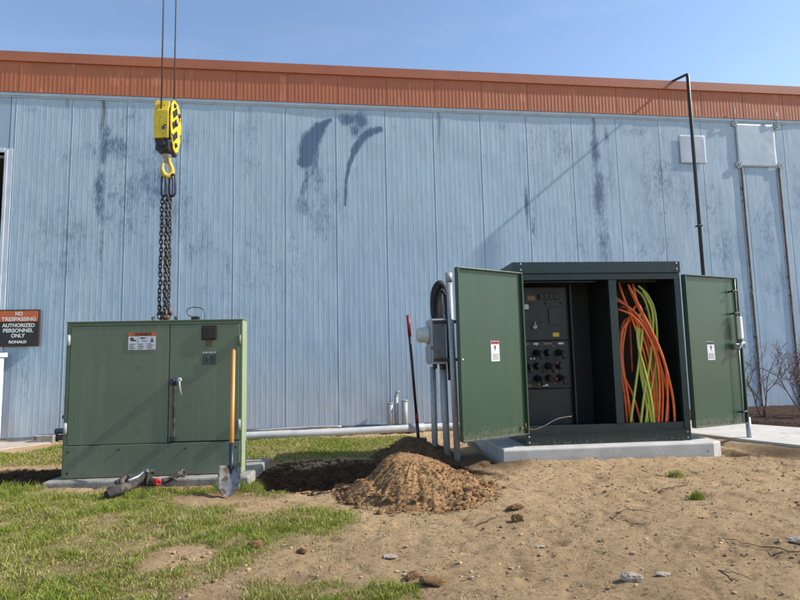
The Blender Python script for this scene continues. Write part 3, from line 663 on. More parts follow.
# dark box, rust run, number plate
mb = MB(); mb.box(1.345, 1.495, -.020, -.0065, 1.345, 1.490, .012); mb.build('dark_cover_plate', mat('tarry_black_plate', (.018, .012, .015, 1), (.035, .018, .018, 1), rough=.7, scale=25), rd)
mb = MB(); mb.box(1.385, 1.455, -.0085, -.0065, 1.275, 1.345, .0005); mb.lathe([(0, .008), (.008, .006)], (1.42, -.0085, 1.30), (0, -1, 0), 8); mb.build('rust_mark', mat('rust_stain', (.13, .085, .035, 1), (.08, .105, .055, 1), rough=.8, scale=35), rd)
decal(rd, 'number_plate', 1.352, 1.492, 1.09, 1.20, mat('scratched_plate', (.05, .085, .06, 1), (.03, .055, .05, 1), rough=.45, scale=30), -.0065)
mb = MB()
for x_ in (1.398, 1.446): mb.torus((x_, -.0086, 1.158), .014, .005, (0, 1, 0)); mb.tube([(x_ + .013, -.0086, 1.155), (x_ + .002, -.0086, 1.118)], .005, 6)
mb.build('worn_numeral', M_ink, rd)
mb = MB()
for k in range(6): mb.box(1.358 + k * .022, 1.358 + k * .022 + .008 + .005 * (k % 2), -.0085, -.0066, 1.205 + .003 * (k % 3), 1.222)
mb.build('worn_marking', M_tintw, rd)
mb = MB(); mb.box(1.064, 1.092, -.018, -.0065, .36, .90, .004); mb.build('latch_bar', mat('rust_bitten_green_bar', (.11, .12, .08, 1), (.09, .055, .035, 1), rough=.8, scale=5, c3=(.05, .035, .03, 1), spot=.5, sscale=9), rd)
mb = MB(); mb.box(1.045, 1.115, -.05, -.0065, .895, .955, .008); mb.lathe([(0, .028), (.02, .026), (.03, .02)], (1.08, -.05, .93), (0, -1, 0), 12); mb.build('lock_housing', M_blsteel, rd)
MB().box(1.045, 1.10, -.035, -.0065, .335, .385, .006).build('lower_keeper', M_blsteel, rd)
mb = MB(); mb.tube([(1.10, -.045, .93), (1.15, -.075, .945)], .012, 8); mb.lathe([(0, .024), (.02, .024), (.03, .015)], (1.148, -.065, .945), (0, -1, 0), 14)
mb.tube([(1.148, -.085, .94), (1.155, -.09, .88), (1.172, -.09, .79)], [.012, .010, .008], 8); mb.build('handle', M_pvc, rd)
mb = MB(); mb.box(.13, L1 - .22, DP + .002, .84, .02, 1.38, .03); mb.build('tank', M_fade, t)
for x in (.75, 1.0):
    mb = MB(); mb.torus((x - .02, .2, H1 + .012), .06, .013, (.2, 1, 0), a0=0, a1=math.pi); mb.build('lifting_eye', M_chain, t)
mb = MB(); mb.box(1.20, 1.28, .10, .16, H1 + .011, H1 + .055, .008); mb.build('wire_block', M_blk, t)
mb = MB(); mb.tube([(1.23, .13, H1 + .05), (1.16, .13, H1 + .07), (1.15, .14, H1 + .13), (1.22, .15, H1 + .155), (1.31, .14, H1 + .13), (1.335, .13, H1 + .06), (1.33, .13, H1 + .01)], .0045, 6, samples=5); mb.build('wire', M_blk, t)

# ------------------------------------------------------------------ crane hook, chain
HX, HY = -2.585, 6.3
t = empty('crane_hook_block', (HX, HY, 3.57), R(2), 'yellow crane hook block hanging on two steel ropes above the old cabinet', 'crane hook')
def cheek(x0, x1):
    pr = [(-.07, .57), (.07, .57), (.155, .48), (.19, .32), (.165, .14), (.10, 0.0), (.02, -.06), (-.06, -.03), (-.13, .10), (-.165, .30), (-.14, .48)]
    return MB().prism(pr, 'x', x0, x1, .006)
for x0, x1 in ((-.105, -.085), (.085, .105)):
    ch = cheek(x0, x1).build('cheek_plate', M_yellow, t)
    sx = x1 + .001 if x1 > 0 else x0 - .003
    mb = MB()
    for (ya, za) in ((-.12, .40), (-.13, .26), (-.11, .12)):
        mb.prism([(ya, za), (ya + .03, za - .07), (ya + .17, za + .04), (ya + .14, za + .11)], 'x', sx, sx + .002)
    mb.build('warning_stripe', M_blk, ch)
    for y, z in ((0, .30), (.0, .04), (-.06, .5), (.09, .44)): MB().lathe([(0, .028), (.016, .026), (.018, .012)], (x1 if x1 > 0 else x0, y, z), (1 if x1 > 0 else -1, 0, 0), 8).build('bolt', M_blk, ch)
mb = MB(); mb.lathe([(-.03, .19), (-.028, .20), (-.01, .175), (.01, .175), (.028, .20), (.03, .19)], (0, .01, .31), (1, 0, 0), 36); mb.build('sheave', M_blsteel, t)
mb = MB(); mb.prism([(-.19, .06), (-.175, .06), (-.185, .38), (-.14, .52), (-.16, .52), (-.205, .38)], 'x', -.084, .084, .004); mb.build('rope_guard', M_yellow, t)
mb = MB(); mb.box(-.080, .080, -.155, .12, -.07, .055, .01); mb.lathe([(0, .04), (.02, .038)], (0, -.155, 0), (0, -1, 0), 14); mb.build('trunnion', M_blk, t)
mb = MB(); mb.lathe([(0, .055), (.03, .055), (.035, .04), (.10, .035)], (0, 0, -.07), (0, 0, -1), 16); mb.build('swivel', M_galv, t)
hk = [(0, 0, -.13), (-.005, 0, -.19), (-.03, 0, -.24), (-.05, 0, -.30), (-.035, 0, -.365), (.02, 0, -.395), (.075, 0, -.365), (.10, 0, -.30), (.095, 0, -.25), (.085, 0, -.215)]
hk = [(-x * .62 + .03, -x * .45, z * .84 - .01) for x, y, z in hk]
mb = MB(); mb.tube(hk, [.024, .026, .029, .032, .035, .036, .031, .022, .016, .011], 12, samples=4); mb.build('hook', mat('greasy_yellow_hook', (.55, .40, .03, 1), (.16, .12, .05, 1), rough=.5, scale=9, lo=.42, hi=.6), t)
mb = MB(); mb.tube([(.01, -.01, -.11), (-.03, -.03, -.15), (-.035, -.035, -.215)], [.014, .012, .010], 8); mb.build('safety_latch', M_galv, t)
for dx, dy in ((-.005, -.19), (.012, .17)):
    mb = MB(); mb.tube([(dx, dy, .36), (dx, dy, 2.0), (dx * .9, dy, 12)], .0095, 8); mb.build('wire_rope', mat('wire_rope_steel', (.06, .05, .05, 1), (.10, .085, .08, 1), rough=.5, metal=.5, scale=200, bump=.5, bscale=300), t)
# sling
t['category'] = 'crane hook'; t.scale = (.92, .95, .95)
t = empty('chain_sling', (HX + .015, HY, 1.62), 0, 'heavy dark chain sling hanging in strands from the yellow crane hook', 'chain'); t.scale = (.78, .9, 1)
def link(mb, c, ax, ln=.052, wd=.030, r=.0075):
    ax = Vector(ax).normalized(); z = Vector((0, 0, 1)); u = ax.cross(z).normalized(); pts = []
    for k in range(17):
        a = 2 * math.pi * k / 16; sz = math.sin(a); cx_ = math.cos(a)
        pts.append(Vector(c) + u * cx_ * wd / 2 + z * (sz * wd / 2 + (ln / 2 - wd / 2) * (1 if sz > .01 else -1 if sz < -.01 else 0)))
    mb.tube(pts, r, 6, cap=False)
ztop = 3.6 - .36 - 1.62
mb = MB()
for (dx, ang) in ((-.045, 25), (.03, -30), (.075, 10)):
    a = R(ang); link(mb, (dx, -.01, ztop - .10), (math.sin(a), math.cos(a), 0), .25, .10, .014)
mb.build('master_link', M_blsteel, t)
for dx, dy in ((-.075, -.02), (-.015, .02), (.022, -.03), (.062, .0)):
    mb = MB(); z = ztop - .24; i = 0; ph = rng.uniform(0, 3)
    while z > .06:
        k = (ztop - z) / ztop; a = ph * .2 + (i % 2) * math.pi / 2 + R(20) + .2 * math.sin(i * .7)
        link(mb, (dx * (.75 + .15 * k) + .004 * math.sin(i * .9 + ph), dy, z), (math.sin(a), math.cos(a), 0), .062, .040, .0085); z -= .0455; i += 1
    mb.build('chain_strand', M_chain, t)
mb = MB()
for dx, dy in ((-.10, 0), (.10, .0)):
    mb.torus((dx, dy, .04), .055, .014, (0, 1, 0), a0=-.3, a1=math.pi + .3, stretch=(1, 0, 0)); mb.tube([(dx * .5, dy, .17), (dx, dy, .07)], .014, 8)
mb.tube([(-.05, 0, .10), (.07, -.02, .03)], .022, 8); mb.rock((.03, -.03, .04), (.05, .04, .035), 4)
mb.build('shackle', M_rust, t)

# ------------------------------------------------------------------ right cabinet
C0 = Vector((1.413, 6.77, .14)); YAW2 = R(5.35)
mb = MB(); mb.poly([(-.33, -.215), (2.12, -.20), (2.27, -.10), (2.27, 2.1), (-.33, 2.1)], -.30, 0, .022)
tag(mb.build('new_concrete_pad', M_conc, loc=tuple(C0 + Vector((0, 0, -.002))), rotz=YAW2), 'clean pale concrete pad under the open dark green cabinet', 'pad')
t = empty('switchgear_cabinet', C0, YAW2, 'new dark green switchgear cabinet standing wide open on its pad', 'cabinet')
LW, DC = 1.985, .74
mb = MB(); mb.box(.0, LW, .0, .03, .0, .128, .004); mb.box(0, .03, .031, DC, 0, .128); mb.box(LW - .03, LW, .031, DC, 0, .128); mb.build('base_frame', M_green_shade, t)
mb = MB(); mb.box(.012, LW - .012, .014, .10, .131, .215, .004); mb.box(.0, LW, -.004, .012, .1285, .138, .002); mb.build('sill', M_green_shade, t)
mb = MB()
mb.box(.0, .045, .0, .06, .138, 1.91, .003); mb.box(LW - .075, LW, .0, .06, .138, 1.91, .003)
mb.box(1.09, 1.185, .012, .07, .216, 1.91, .003); mb.box(.0, LW, .0, .06, 1.911, 1.985, .003); mb.build('door_frame', M_green_shade, t)
mb = MB(); mb.box(1.13, 1.15, .072, DC - .02, .13, 1.95); mb.build('partition', M_inner, t)
mb = MB(); mb.box(.0, .012, .061, DC, .129, 1.985); mb.box(LW - .012, LW, .061, DC, .129, 1.985); mb.box(.013, LW - .013, DC - .012, DC, .0, 1.985); mb.box(.013, LW - .013, .101, DC - .013, .10, .125); mb.build('shell', M_green_shade, t)
mb = MB(); mb.box(.0125, .014, .07, DC - .02, .13, 1.98); mb.box(.0145, LW - .0145, DC - .02, DC - .0125, .13, 1.98); mb.box(LW - .014, LW - .0125, .07, DC - .02, .13, 1.98); mb.build('lining', M_inner, t)
# roof with bevelled ends
mb = MB(); mb.prism([(-.085, 1.988), (LW + .004, 1.988), (LW + .004, 2.125), (-.085, 2.125)], 'y', -.018, DC + .03, .004); mb.build('roof', M_green_shade, t)
for x in (.012, LW - .045):
    for z in (2.10, 2.03): MB().lathe([(0, .011), (.007, .010), (.008, .004)], (x, -.018, z), (0, -1, 0), 8).build('bolt', M_galv, t)
for x in (.03, LW - .045):
    for z in (.10, .035): MB().lathe([(0, .011), (.007, .010), (.008, .004)], (x, -.0, z), (0, -1, 0), 8).build('bolt', M_galv, t)
# switch panel
mb = MB(); mb.box(.055, .70, .36, .385, 1.215, 1.87, .004); mb.box(.055, .70, .36, .385, .63, 1.205, .004); mb.box(.055, .70, .37, .385, .14, .62, .004); mb.box(.72, .74, .30, .385, .14, 1.9, .004)
sw = mb.build('switch_panel', M_panel, t)
def lab(x0, x1, z0, z1, m, y=.357): decal(sw, 'label', x0, x1, z0, z1, m, y)
lab(.20, .30, 1.71, 1.765, M_olabel); lab(.10, .21, 1.60, 1.66, M_tintw); lab(.50, .58, 1.255, 1.305, M_ylabel); lab(.12, .19, 1.47, 1.55, M_ink)
mb = MB(); mb.box(.34, .60, .33, .359, 1.72, 1.79, .006); mb.box(.46, .62, .345, .359, 1.40, 1.62, .004)
for x in (.36, .42, .48, .54): mb.lathe([(0, .02), (.02, .018)], (x, .33, 1.755), (0, -1, 0), 10)
mb.build('gauge_bank', M_blk, sw)
mb = MB(); mb.lathe([(0, .03), (.03, .03), (.035, .015)], (.27, .36, 1.38), (0, -1, 0), 12); mb.tube([(.27, .33, 1.38), (.27, .32, 1.44)], .01, 6); mb.build('switch_lever', M_galv, sw)
for r_i, z in enumerate((1.06, .90, .75)):
    for c_i, x in enumerate((.14, .28, .42, .56)):
        mb = MB()
        mb.lathe([(0, .045), (.03, .04), (.06, .03), (.10, .028)], (x, .36, z), (0, -1, 0), 14)
        if (r_i + c_i) % 2: mb.tube([(x, .26, z), (x + .01, .22, z - .01), (x + .02, .21, z - .08)], [.028, .03, .022], 10, samples=3)
        mb.build('bushing', M_rubber if (r_i * c_i) % 3 else M_panel, sw)
mb = MB(); mb.lathe([(0, .02), (.03, .02), (.035, .01)], (.47, .25, .745), (0, -1, 0), 10); mb.build('red_indicator', mat('dull_red_plastic', (.16, .012, .012, 1), rough=.6), sw)
MB().lathe([(0, .014), (.03, .014)], (.50, .27, .93), (0, -1, 0), 10).build('red_indicator', M_red, sw)
for k in range(26):
    rn_ = random.Random(k); x_ = .09 + (k % 9) * .066 + rn_.uniform(-.01, .01); z_ = (.675, .825, .985, 1.15, 1.45, 1.66)[k % 6] + rn_.uniform(-.015, .015)
    MB().lathe([(0, .007 + rn_.uniform(0, .006)), (.012, .007), (.014, .004)], (x_, .359, z_), (0, -1, 0), 8).build('terminal_stud', M_rubber if k % 3 else M_galv, sw)
for k, (x_, z_, w_) in enumerate(((.10, 1.16, .09), (.25, 1.16, .06), (.38, 1.16, .10), (.56, 1.16, .07), (.12, .655, .08), (.34, .655, .07), (.50, .82, .06), (.20, .98, .06))): lab(x_, x_ + w_, z_, z_ + .022, M_tintw if k % 2 else M_olabel)
# loose straw wire at the sill
tag(MB().tube([(1.42, 6.74, .34), (1.50, 6.72, .33), (1.62, 6.73, .37), (1.78, 6.76, .44), (1.95, 6.80, .46)], .004, 5, samples=6).build('loose_wire', M_rock), 'thin pale wire curling over the sill inside the open cabinet', 'wire')

# doors
def cab_door(hinge_xy, world_ang, inner, L, z0, z1, label):
    d = bpy.data.objects.new('door', None)
    mb = MB(); y0, y1 = (-.028, 0) if inner > 0 else (0, .028)
    mb.box(0, L, y0, y1, z0, z1, .003)
    f = .034 * inner
    a, b = sorted((f, 0 + .0005 * inner))
    mb.box(0, .014, a, b, z0, z1, .001); mb.box(L - .016, L, a, b, z0, z1, .001); mb.box(.015, L - .017, a, b, z1 - .012, z1, .001); mb.box(.015, L - .017, a, b, z0, z0 + .012, .001)
    o = mb.build('door', M_green, t); o.location = (hinge_xy[0], hinge_xy[1], 0); o.rotation_euler = (0, 0, world_ang - YAW2); o['label'] = label
    return o
def loc2(x, y):
    v = Vector((x - C0.x, y - C0.y)); c, s = math.cos(-YAW2), math.sin(-YAW2); return (v.x * c - v.y * s, v.x * s + v.y * c)
LD = cab_door(loc2(1.425, 6.768), math.atan2(6.213 - 6.768, .613 - 1.425), 1, .985, .135, 1.995, 'left door swung open, bright green inner face with a small white notice')
RDr = cab_door(loc2(3.425, 6.955), math.atan2(7.39 - 6.955, 4.305 - 3.425), -1, .98, .135, 1.965, 'right door swung open, with latch rods and a black and silver handle')
def notice(door, x0, x1, z0, z1, y, inner, striped):
    s = 1 if inner > 0 else -1
    mb = MB(); a, b = sorted((y, y + .0015 * s)); mb.box(x0, x1, a, b, z0, z1); n_ = mb.build('notice', M_white if inner > 0 else M_tintw, door)
    a, b = sorted((y + .0018 * s, y + .003 * s))
    mb = MB(); mb.box(x0 + .004, x1 - .004, a, b, z1 - .035, z1 - .004); mb.build('header_strip', M_red if inner > 0 else M_panel, n_)
    mb = MB(); w = x1 - x0; cx_ = (x0 + x1) / 2
    mb.prism([(cx_ - .018, z1 - .05), (cx_ + .01, z1 - .05), (cx_ + .022, z1 - .085), (cx_ + .004, z1 - .08), (cx_ + .012, z1 - .12), (cx_ - .016, z1 - .078), (cx_ - .004, z1 - .076)], 'y', a, b)
    for j in range(4): mb.box(x0 + .012, x1 - .014 - .008 * (j % 2), a, b, z0 + .02 + j * .018, z0 + .026 + j * .018)
    mb.build('pictogram', M_ink, n_)
# left door: distance from hinge along the leaf
hx = 1.425; 
notice(LD, .39, .515, 1.336 - .14 - .225, 1.336 - .14, .0006, 1, 0)
notice(RDr, .345, .475, 1.292 - .14 - .225, 1.292 - .14, -.0006, -1, 1)
mb = MB(); mb.lathe([(0, .012), (.01, .012), (.03, .006)], (.955, .0, .99), (0, 1, 0), 8); mb.tube([(.955, .02, .99), (.955, .035, 1.0)], .008, 6); mb.build('latch_pin', M_galv, LD)
mb = MB(); mb.tube([(.03, .012, .20), (.05, .03, .26), (.06, .04, .20)], .005, 5); mb.box(.08, .11, .0005, .02, .20, .225); mb.build('door_stay', M_olabel, LD)
# right door latch gear
lx = .865
mb = MB(); mb.tube([(lx + .03, -.055, 1.94), (lx + .025, -.055, 1.62), (lx + .02, -.055, 1.14)], .0065, 8); mb.tube([(lx + .0, -.055, 1.10), (lx - .002, -.055, .6), (lx - .02, -.055, .155)], .0065, 8); mb.build('latch_rod', M_galv, RDr)
mb = MB(); mb.box(lx + .005, lx + .055, -.10, -.045, 1.18, 1.46, .010); mb.build('latch_guard', M_white, RDr)
mb = MB(); mb.lathe([(0, .04), (.06, .035), (.07, .02)], (lx, -.0, 1.09), (0, -1, 0), 12); mb.tube([(lx - .06, -.09, 1.05), (lx, -.10, 1.12), (lx + .07, -.085, 1.12), (lx + .13, -.05, 1.07)], [.018, .022, .02, .012], 8, samples=3); mb.tube([(lx - .07, -.05, 1.12), (lx, -.06, 1.10)], .016, 8); mb.build('handle', M_galv, RDr)
for z in (1.78, 1.50, .28):
    mb = MB(); mb.tube([(lx - .03, 0, z), (lx - .04, -.07, z), (lx + .03, -.075, z + .01)], .011, 8); mb.lathe([(0, .018), (.02, .016)], (lx - .04, -.06, z), (0, -1, 0), 8)
    mb.build('rod_guide', M_blk, RDr)
# door prop post
mp_ = wall = None
tag(MB().tube([(4.345, 7.43, -.1), (4.345, 7.43, .34)], .030, 12).build('short_post', M_galv), 'short grey post stub under the open right-hand cabinet door', 'post')

# cables
def cable(pts, m, r=.0140, lbl=None):
    # pts in cabinet frame: x, y, z ; cables rise from the floor duct and hang from the racks
    mb = MB(); mb.tube(pts, r, 8, samples=7); o = mb.build('power_cable', m, loc=tuple(C0), rotz=YAW2)
    return o
zf = .10; CB = []
O, Yg = M_orangep, M_yelgr
CB += [
 ([(1.27, .12, zf), (1.25, .10, .45), (1.205, .08, .9), (1.21, .09, 1.15), (1.30, .14, 1.38), (1.42, .22, 1.46), (1.5, .36, 1.3), (1.52, .42, .8)], O, 'orange cable hugging the left jamb and looping low'),
 ([(1.31, .10, zf), (1.27, .08, .55), (1.215, .07, .95), (1.25, .07, 1.28), (1.38, .12, 1.43), (1.5, .2, 1.42), (1.6, .3, 1.2)], O, 'orange cable beside the left jamb with a rounded shoulder'),
 ([(1.70, .06, zf), (1.745, .03, .55), (1.72, .01, .9), (1.60, .02, 1.22), (1.42, .06, 1.52), (1.26, .12, 1.66), (1.18, .2, 1.70)], O, 'orange cable arching from the right floor up to the left jamb'),
 ([(1.82, .06, zf), (1.80, .02, .5), (1.70, -.01, .95), (1.60, .0, 1.25), (1.46, .04, 1.62), (1.38, .10, 1.86)], O, 'longest orange cable, sweeping farthest right in bright sun'),
 ([(1.66, .08, zf), (1.70, .05, .6), (1.66, .04, 1.0), (1.54, .05, 1.35), (1.40, .10, 1.55), (1.30, .16, 1.60)], O, 'orange cable just inside the longest sunlit arc'),
 ([(1.58, .08, zf), (1.59, .06, .6), (1.55, .05, 1.0), (1.46, .06, 1.35), (1.34, .10, 1.60), (1.25, .2, 1.72)], O, 'orange cable rising almost straight through the middle of the bundle'),
 ([(1.54, .10, zf), (1.57, .08, .5), (1.52, .07, .95), (1.42, .08, 1.35), (1.33, .14, 1.72), (1.31, .2, 1.9)], O, 'orange cable behind the middle of the bundle'),
 ([(1.46, .12, zf), (1.38, .14, .5), (1.28, .14, .75), (1.22, .14, 1.0), (1.24, .18, 1.3), (1.28, .22, 1.6)], O, 'thin looking orange cable crossing low to the left'),
 ([(1.62, .10, zf), (1.63, .10, .8), (1.56, .12, 1.3), (1.50, .16, 1.7), (1.49, .2, 1.88)], O, 'orange cable hanging straight from the middle of the rack'),
 ([(1.28, .06, zf + .12), (1.34, .04, .55), (1.42, .03, .95), (1.48, .03, 1.25), (1.53, .10, 1.42), (1.55, .25, 1.45)], Yg, 'yellow green cable leaning right across the lower left'),
 ([(1.44, .06, zf), (1.50, .04, .42), (1.60, .06, .75), (1.69, .10, 1.1), (1.72, .14, 1.5), (1.66, .16, 1.72), (1.56, .2, 1.86)], Yg, 'yellow green cable bowing outward on the right of the bundle'),
 ([(1.50, .07, zf), (1.48, .05, .45), (1.43, .04, .85), (1.45, .05, 1.2), (1.5, .12, 1.45)], Yg, 'yellow green cable crossing behind at the bottom centre'),
 ([(1.54, .05, zf), (1.50, .03, .5), (1.44, .03, .9), (1.46, .06, 1.3), (1.50, .10, 1.5)], Yg, 'yellow green cable standing nearly straight in the centre'),
 ([(1.64, .12, zf), (1.66, .12, .6), (1.66, .13, 1.1), (1.64, .14, 1.5), (1.60, .18, 1.72), (1.52, .25, 1.84)], Yg, 'upright yellow green cable inside the outward bowing one'),
]
CB += [
 ([(1.76, .12, zf), (1.78, .10, .5), (1.70, .09, .95), (1.60, .09, 1.3), (1.50, .12, 1.58), (1.42, .18, 1.85)], O, 'orange cable tucked behind the longest arc, partly hidden'),
 ([(1.36, .13, zf), (1.30, .13, .55), (1.26, .12, 1.0), (1.33, .12, 1.35), (1.46, .14, 1.58), (1.58, .22, 1.62)], O, 'orange cable rising at lower left behind the green crossing one'),
 ([(1.60, .05, zf), (1.64, .02, .55), (1.62, .0, .95), (1.52, .01, 1.28), (1.38, .04, 1.48), (1.24, .10, 1.56)], O, 'foremost orange cable in the middle of the bundle'),
]
CB += [
 ([(1.38, .05, zf), (1.44, .02, .5), (1.54, .02, .9), (1.62, .05, 1.25), (1.66, .10, 1.55), (1.60, .18, 1.80)], Yg, 'yellow green cable crossing from lower left to the upper right'),
 ([(1.56, .04, zf), (1.53, .01, .45), (1.47, .0, .8), (1.42, .02, 1.1), (1.45, .08, 1.35), (1.54, .18, 1.4)], Yg, 'yellow green cable curling in front of the bundle middle'),
]
for pts, m, lb in CB:
    tag(cable(pts, m), lb, 'cable', 'power cables inside the open cabinet')
mb = MB()
for x in (1.30, 1.48, 1.64): mb.tube([(x, .22, 1.93), (x, .22, 1.58)], .009, 6); mb.box(x - .02, x + .02, .2, .24, 1.55, 1.6)
mb.box(1.2, 1.8, .2, .24, 1.90, 1.94); mb.build('cable_rack', M_panel, t)

# ------------------------------------------------------------------ meter and conduits
t = empty('electric_meter_box', (.50, 6.9, 0), 0, 'grey electric meter box on tall conduits beside the open green door', 'meter box')
mb = MB(); q = Matrix.Rotation(R(18), 4, 'Z')
o0 = Vector((.50, 6.9, 0))
mb.box(0, .185, 0, .32, 1.09, 1.62, .010); en = mb.build('enclosure', mat('meter_box_grey', (.40, .43, .46, 1), (.32, .35, .38, 1), rough=.45, scale=6), t, loc=(.36 - .50, 6.76 - 6.9, 0), rotz=R(9))
mb = MB(); mb.box(-.006, 0, .015, .305, 1.11, 1.60, .003); mb.box(-.02, -.006, .02, .30, 1.12, 1.30, .004); mb.build('cover', M_galv, en)
mb = MB(); mb.lathe([(0, .105), (.03, .105), (.035, .092), (.11, .09), (.135, .075), (.14, .02)], (-.006, .165, 1.44), (-1, 0, 0), 28); mb.build('meter_dome', mat('meter_grey', (.52, .54, .55, 1), (.45, .47, .48, 1), rough=.3), en)
mb = MB(); mb.box(.01, .16, -.004, 0, 1.12, 1.60, .002); mb.box(-.012, .01, -.012, .0, 1.26, 1.30); mb.build('side_plate', mat('side_plate_grey', (.17, .20, .23, 1), (.13, .155, .18, 1), rough=.5), en)
mb = MB(); mb.box(.04, .09, -.014, -.001, 1.22, 1.25, .003); mb.lathe([(0, .02), (.03, .018)], (.07, -.004, 1.17), (0, -1, 0), 8); mb.build('padlock', M_olabel, en)
mb = MB(); mb.lathe([(0, .028), (.05, .026)], (.05, .1, 1.09), (0, 0, -1), 12); mb.lathe([(0, .034), (.06, .03)], (.13, .06, 1.09), (0, 0, -1), 12); mb.build('hub_fitting', M_chain, en)
for (bx, by, tx, ty, tz, rr) in ((.615, 6.72, .575, 6.72, 2.13, .036), (.515, 6.95, .495, 6.90, 1.10, .040), (.375, 7.02, .375, 6.98, 1.06, .036)):
    mb = MB(); mb.tube([(bx - .5, by - 6.9, -.25), (tx - .5, ty - 6.9, tz)], rr, 14); mb.build('conduit', M_galv, t)
mb = MB(); mb.tube([(.577 - .5, 6.72 - 6.9, 2.04), (.575 - .5, 6.72 - 6.9, 2.15)], .041, 14); mb.build('coupling', M_pvc, t)
mb = MB(); mb.tube([(.0, .10, 1.60), (.0, .1, 1.98), (.005, .1, 2.02)], .035, 12); mb.tube([(.0, .1, 1.2), (.04, .0, 1.95)], .02, 8); mb.build('riser', M_pvc, t)
mb = MB(); mb.tube([(-.09, .02, 1.61), (-.10, .02, 1.78), (-.08, .02, 1.96), (-.02, .02, 2.05), (.03, .02, 2.0), (.055, 0, 1.86), (.06, -.02, 1.4), (.065, -.03, .9)], [.038, .040, .045, .045, .04, .03, .025, .022], 12, samples=6)
mb.tube([(-.06, -.02, 1.60), (-.05, -.02, 1.85), (0, -.02, 1.97), (.04, -.01, 1.9)], .022, 10, samples=5); mb.build('rubber_sleeve', M_rubber, t)
for z in (1.58, 1.14):
    mb = MB(); mb.box(-.12, .19, -.145, -.115, z - .018, z + .018, .003); mb.build('strut_bracket', M_blk, t)

# ------------------------------------------------------------------ shovels
def shovel_blade(mb, L=.29, Wd=.205):
    # curved pointed blade in local frame: length along -z, face towards -y
    nu, nv = 10, 12; rows = []
    for j in range(nv + 1):
        v = j / nv; half = Wd / 2 * (1 if v < .55 else math.sqrt(max(0, 1 - ((v - .55) / .47) ** 2)))
        if v < .06: half *= .92
        row = []
        for i in range(nu + 1):
            u = -1 + 2 * i / nu; x = u * half; y = -.035 * (u * u) * (1 - .4 * v) - .04 * math.sin(v * 1.4) + .03 * math.exp(-(u / .16) ** 2) * max(0, 1 - v * 1.8)
            row.append(mb.bm.verts.new((x, y, -v * L)))
        rows.append(row)
    for a, b in zip(rows, rows[1:]):
        for i in range(nu):
            f = mb.bm.faces.new((a[i], a[i + 1], b[i + 1], b[i])); f.smooth = True
    return mb
def shovel(name, foot, top, label, hm, kind):
    foot = Vector(foot); top = Vector(top); z = (top - foot).normalized(); Lh = (top - foot).length
    e = empty(name, (0, 0, 0), 0, label, 'shovel'); y = (Vector((0, 1, 0)) - z * z.y).normalized(); x = y.cross(z)
    m3 = Matrix((x, y, z)).transposed().to_4x4(); m3.translation = foot; e.matrix_world = m3
    mb = shovel_blade(MB()); 
    o = mb.build('blade', M_blade, e); o.location = (0, 0, .28); md = o.modifiers.new('s', 'SOLIDIFY'); md.thickness = .003
    mb = MB(); mb.tube([(0, .0, .20), (0, .0, .30), (0, .0, .48)], [.010, .020, .021], 12); mb.build('socket', M_blsteel, e)
    if kind == 'wood':
        mb = MB(); mb.tube([(0, 0, .44), (0, 0, .9), (0, 0, Lh - .02), (0, 0, Lh)], [.0195, .019, .019, .012], 14); mb.build('handle', hm, e)
    else:
        mb = MB(); mb.tube([(0, 0, .44), (0, 0, Lh - .22)], .018, 14); mb.build('handle', mat('dark_maroon_shaft', (.045, .010, .012, 1), (.02, .008, .01, 1), rough=.45), e)
        mb = MB(); mb.tube([(0, 0, Lh - .26), (0, 0, Lh)], .0225, 14); mb.build('grip', M_red, e)
        mb = MB(); mb.tube([(0, 0, .46), (0, 0, .58)], .0225, 14); mb.build('ferrule', M_red, e)
    return e
shovel('shovel', (-1.50, 5.16, .0), (-1.68, 5.835, 1.285), 'round point shovel with an orange wooden handle leaning on the old cabinet', M_wood, 'wood')
shovel('shovel', (.205, 7.28, -.08), (.094, 7.17, 1.70), 'shovel with red grip and black shaft standing in the back dirt pile', M_red, 'grip')

# ------------------------------------------------------------------ cable elbows on the grass
t = empty('cable_elbow', (-2.50, 5.42, 0), R(4), 'dirty black cable elbow lying on grass, the longer one pointing forward', 'cable elbow', 'disconnected cable elbows')
mb = MB(); mb.tube([(-.10, -.24, .035), (-.06, -.17, .055), (.0, -.06, .06), (.05, .05, .085), (.09, .16, .14)], [.032, .046, .040, .034, .030], 14, samples=5)
mb.tube([(-.01, -.08, .06), (-.05, -.05, .11), (-.05, .03, .14)], [.03, .026, .02], 10, samples=3); mb.build('boot', M_dusty, t)
mb = MB(); mb.torus((.095, .17, .150), .026, .009, (1, .2, 0)); mb.tube([(.0, -.03, .11), (.05, .07, .125), (.085, .15, .155)], [.014, .012, .014], 8); mb.build('clamp', M_galv, t)
t = empty('cable_elbow', (-2.56, 5.66, 0), 0, 'dirty black cable elbow with a ribbed neck and red cap', 'cable elbow', 'disconnected cable elbows')
mb = MB(); mb.tube([(-.14, -.08, .05), (-.05, .0, .08), (.04, .02, .06), (.12, .0, .05), (.21, -.03, .045)], [.028, .04, .048, .042, .036], 14, samples=5)
for k in range(4): mb.lathe([(0, .052), (.012, .052)], (.04 + k * .033, .018 - k * .01, .058), (1, -.1, 0), 14)
mb.tube([(.05, .04, .09), (.12, .08, .13), (.14, .10, .11)], .02, 8, samples=3); mb.build('boot', M_dusty, t)
mb = MB(); mb.lathe([(0, .030), (.03, .036), (.06, .034), (.085, .022), (.09, .02), (.07, .014)], (.215, -.035, .048), (.6, -.75, .1), 16); mb.build('cap', M_redcap, t)
mb = MB(); mb.tube([(.26, .0, .045), (.32, .03, .06), (.40, .10, .10)], [.03, .026, .03], 10, samples=4); mb.torus((.42, .11, .10), .03, .011, (1, -.4, .2)); mb.tube([(.33, .0, .05), (.37, -.03, .08), (.41, .0, .05)], .012, 8, samples=3); mb.build('tail', M_dusty, t)

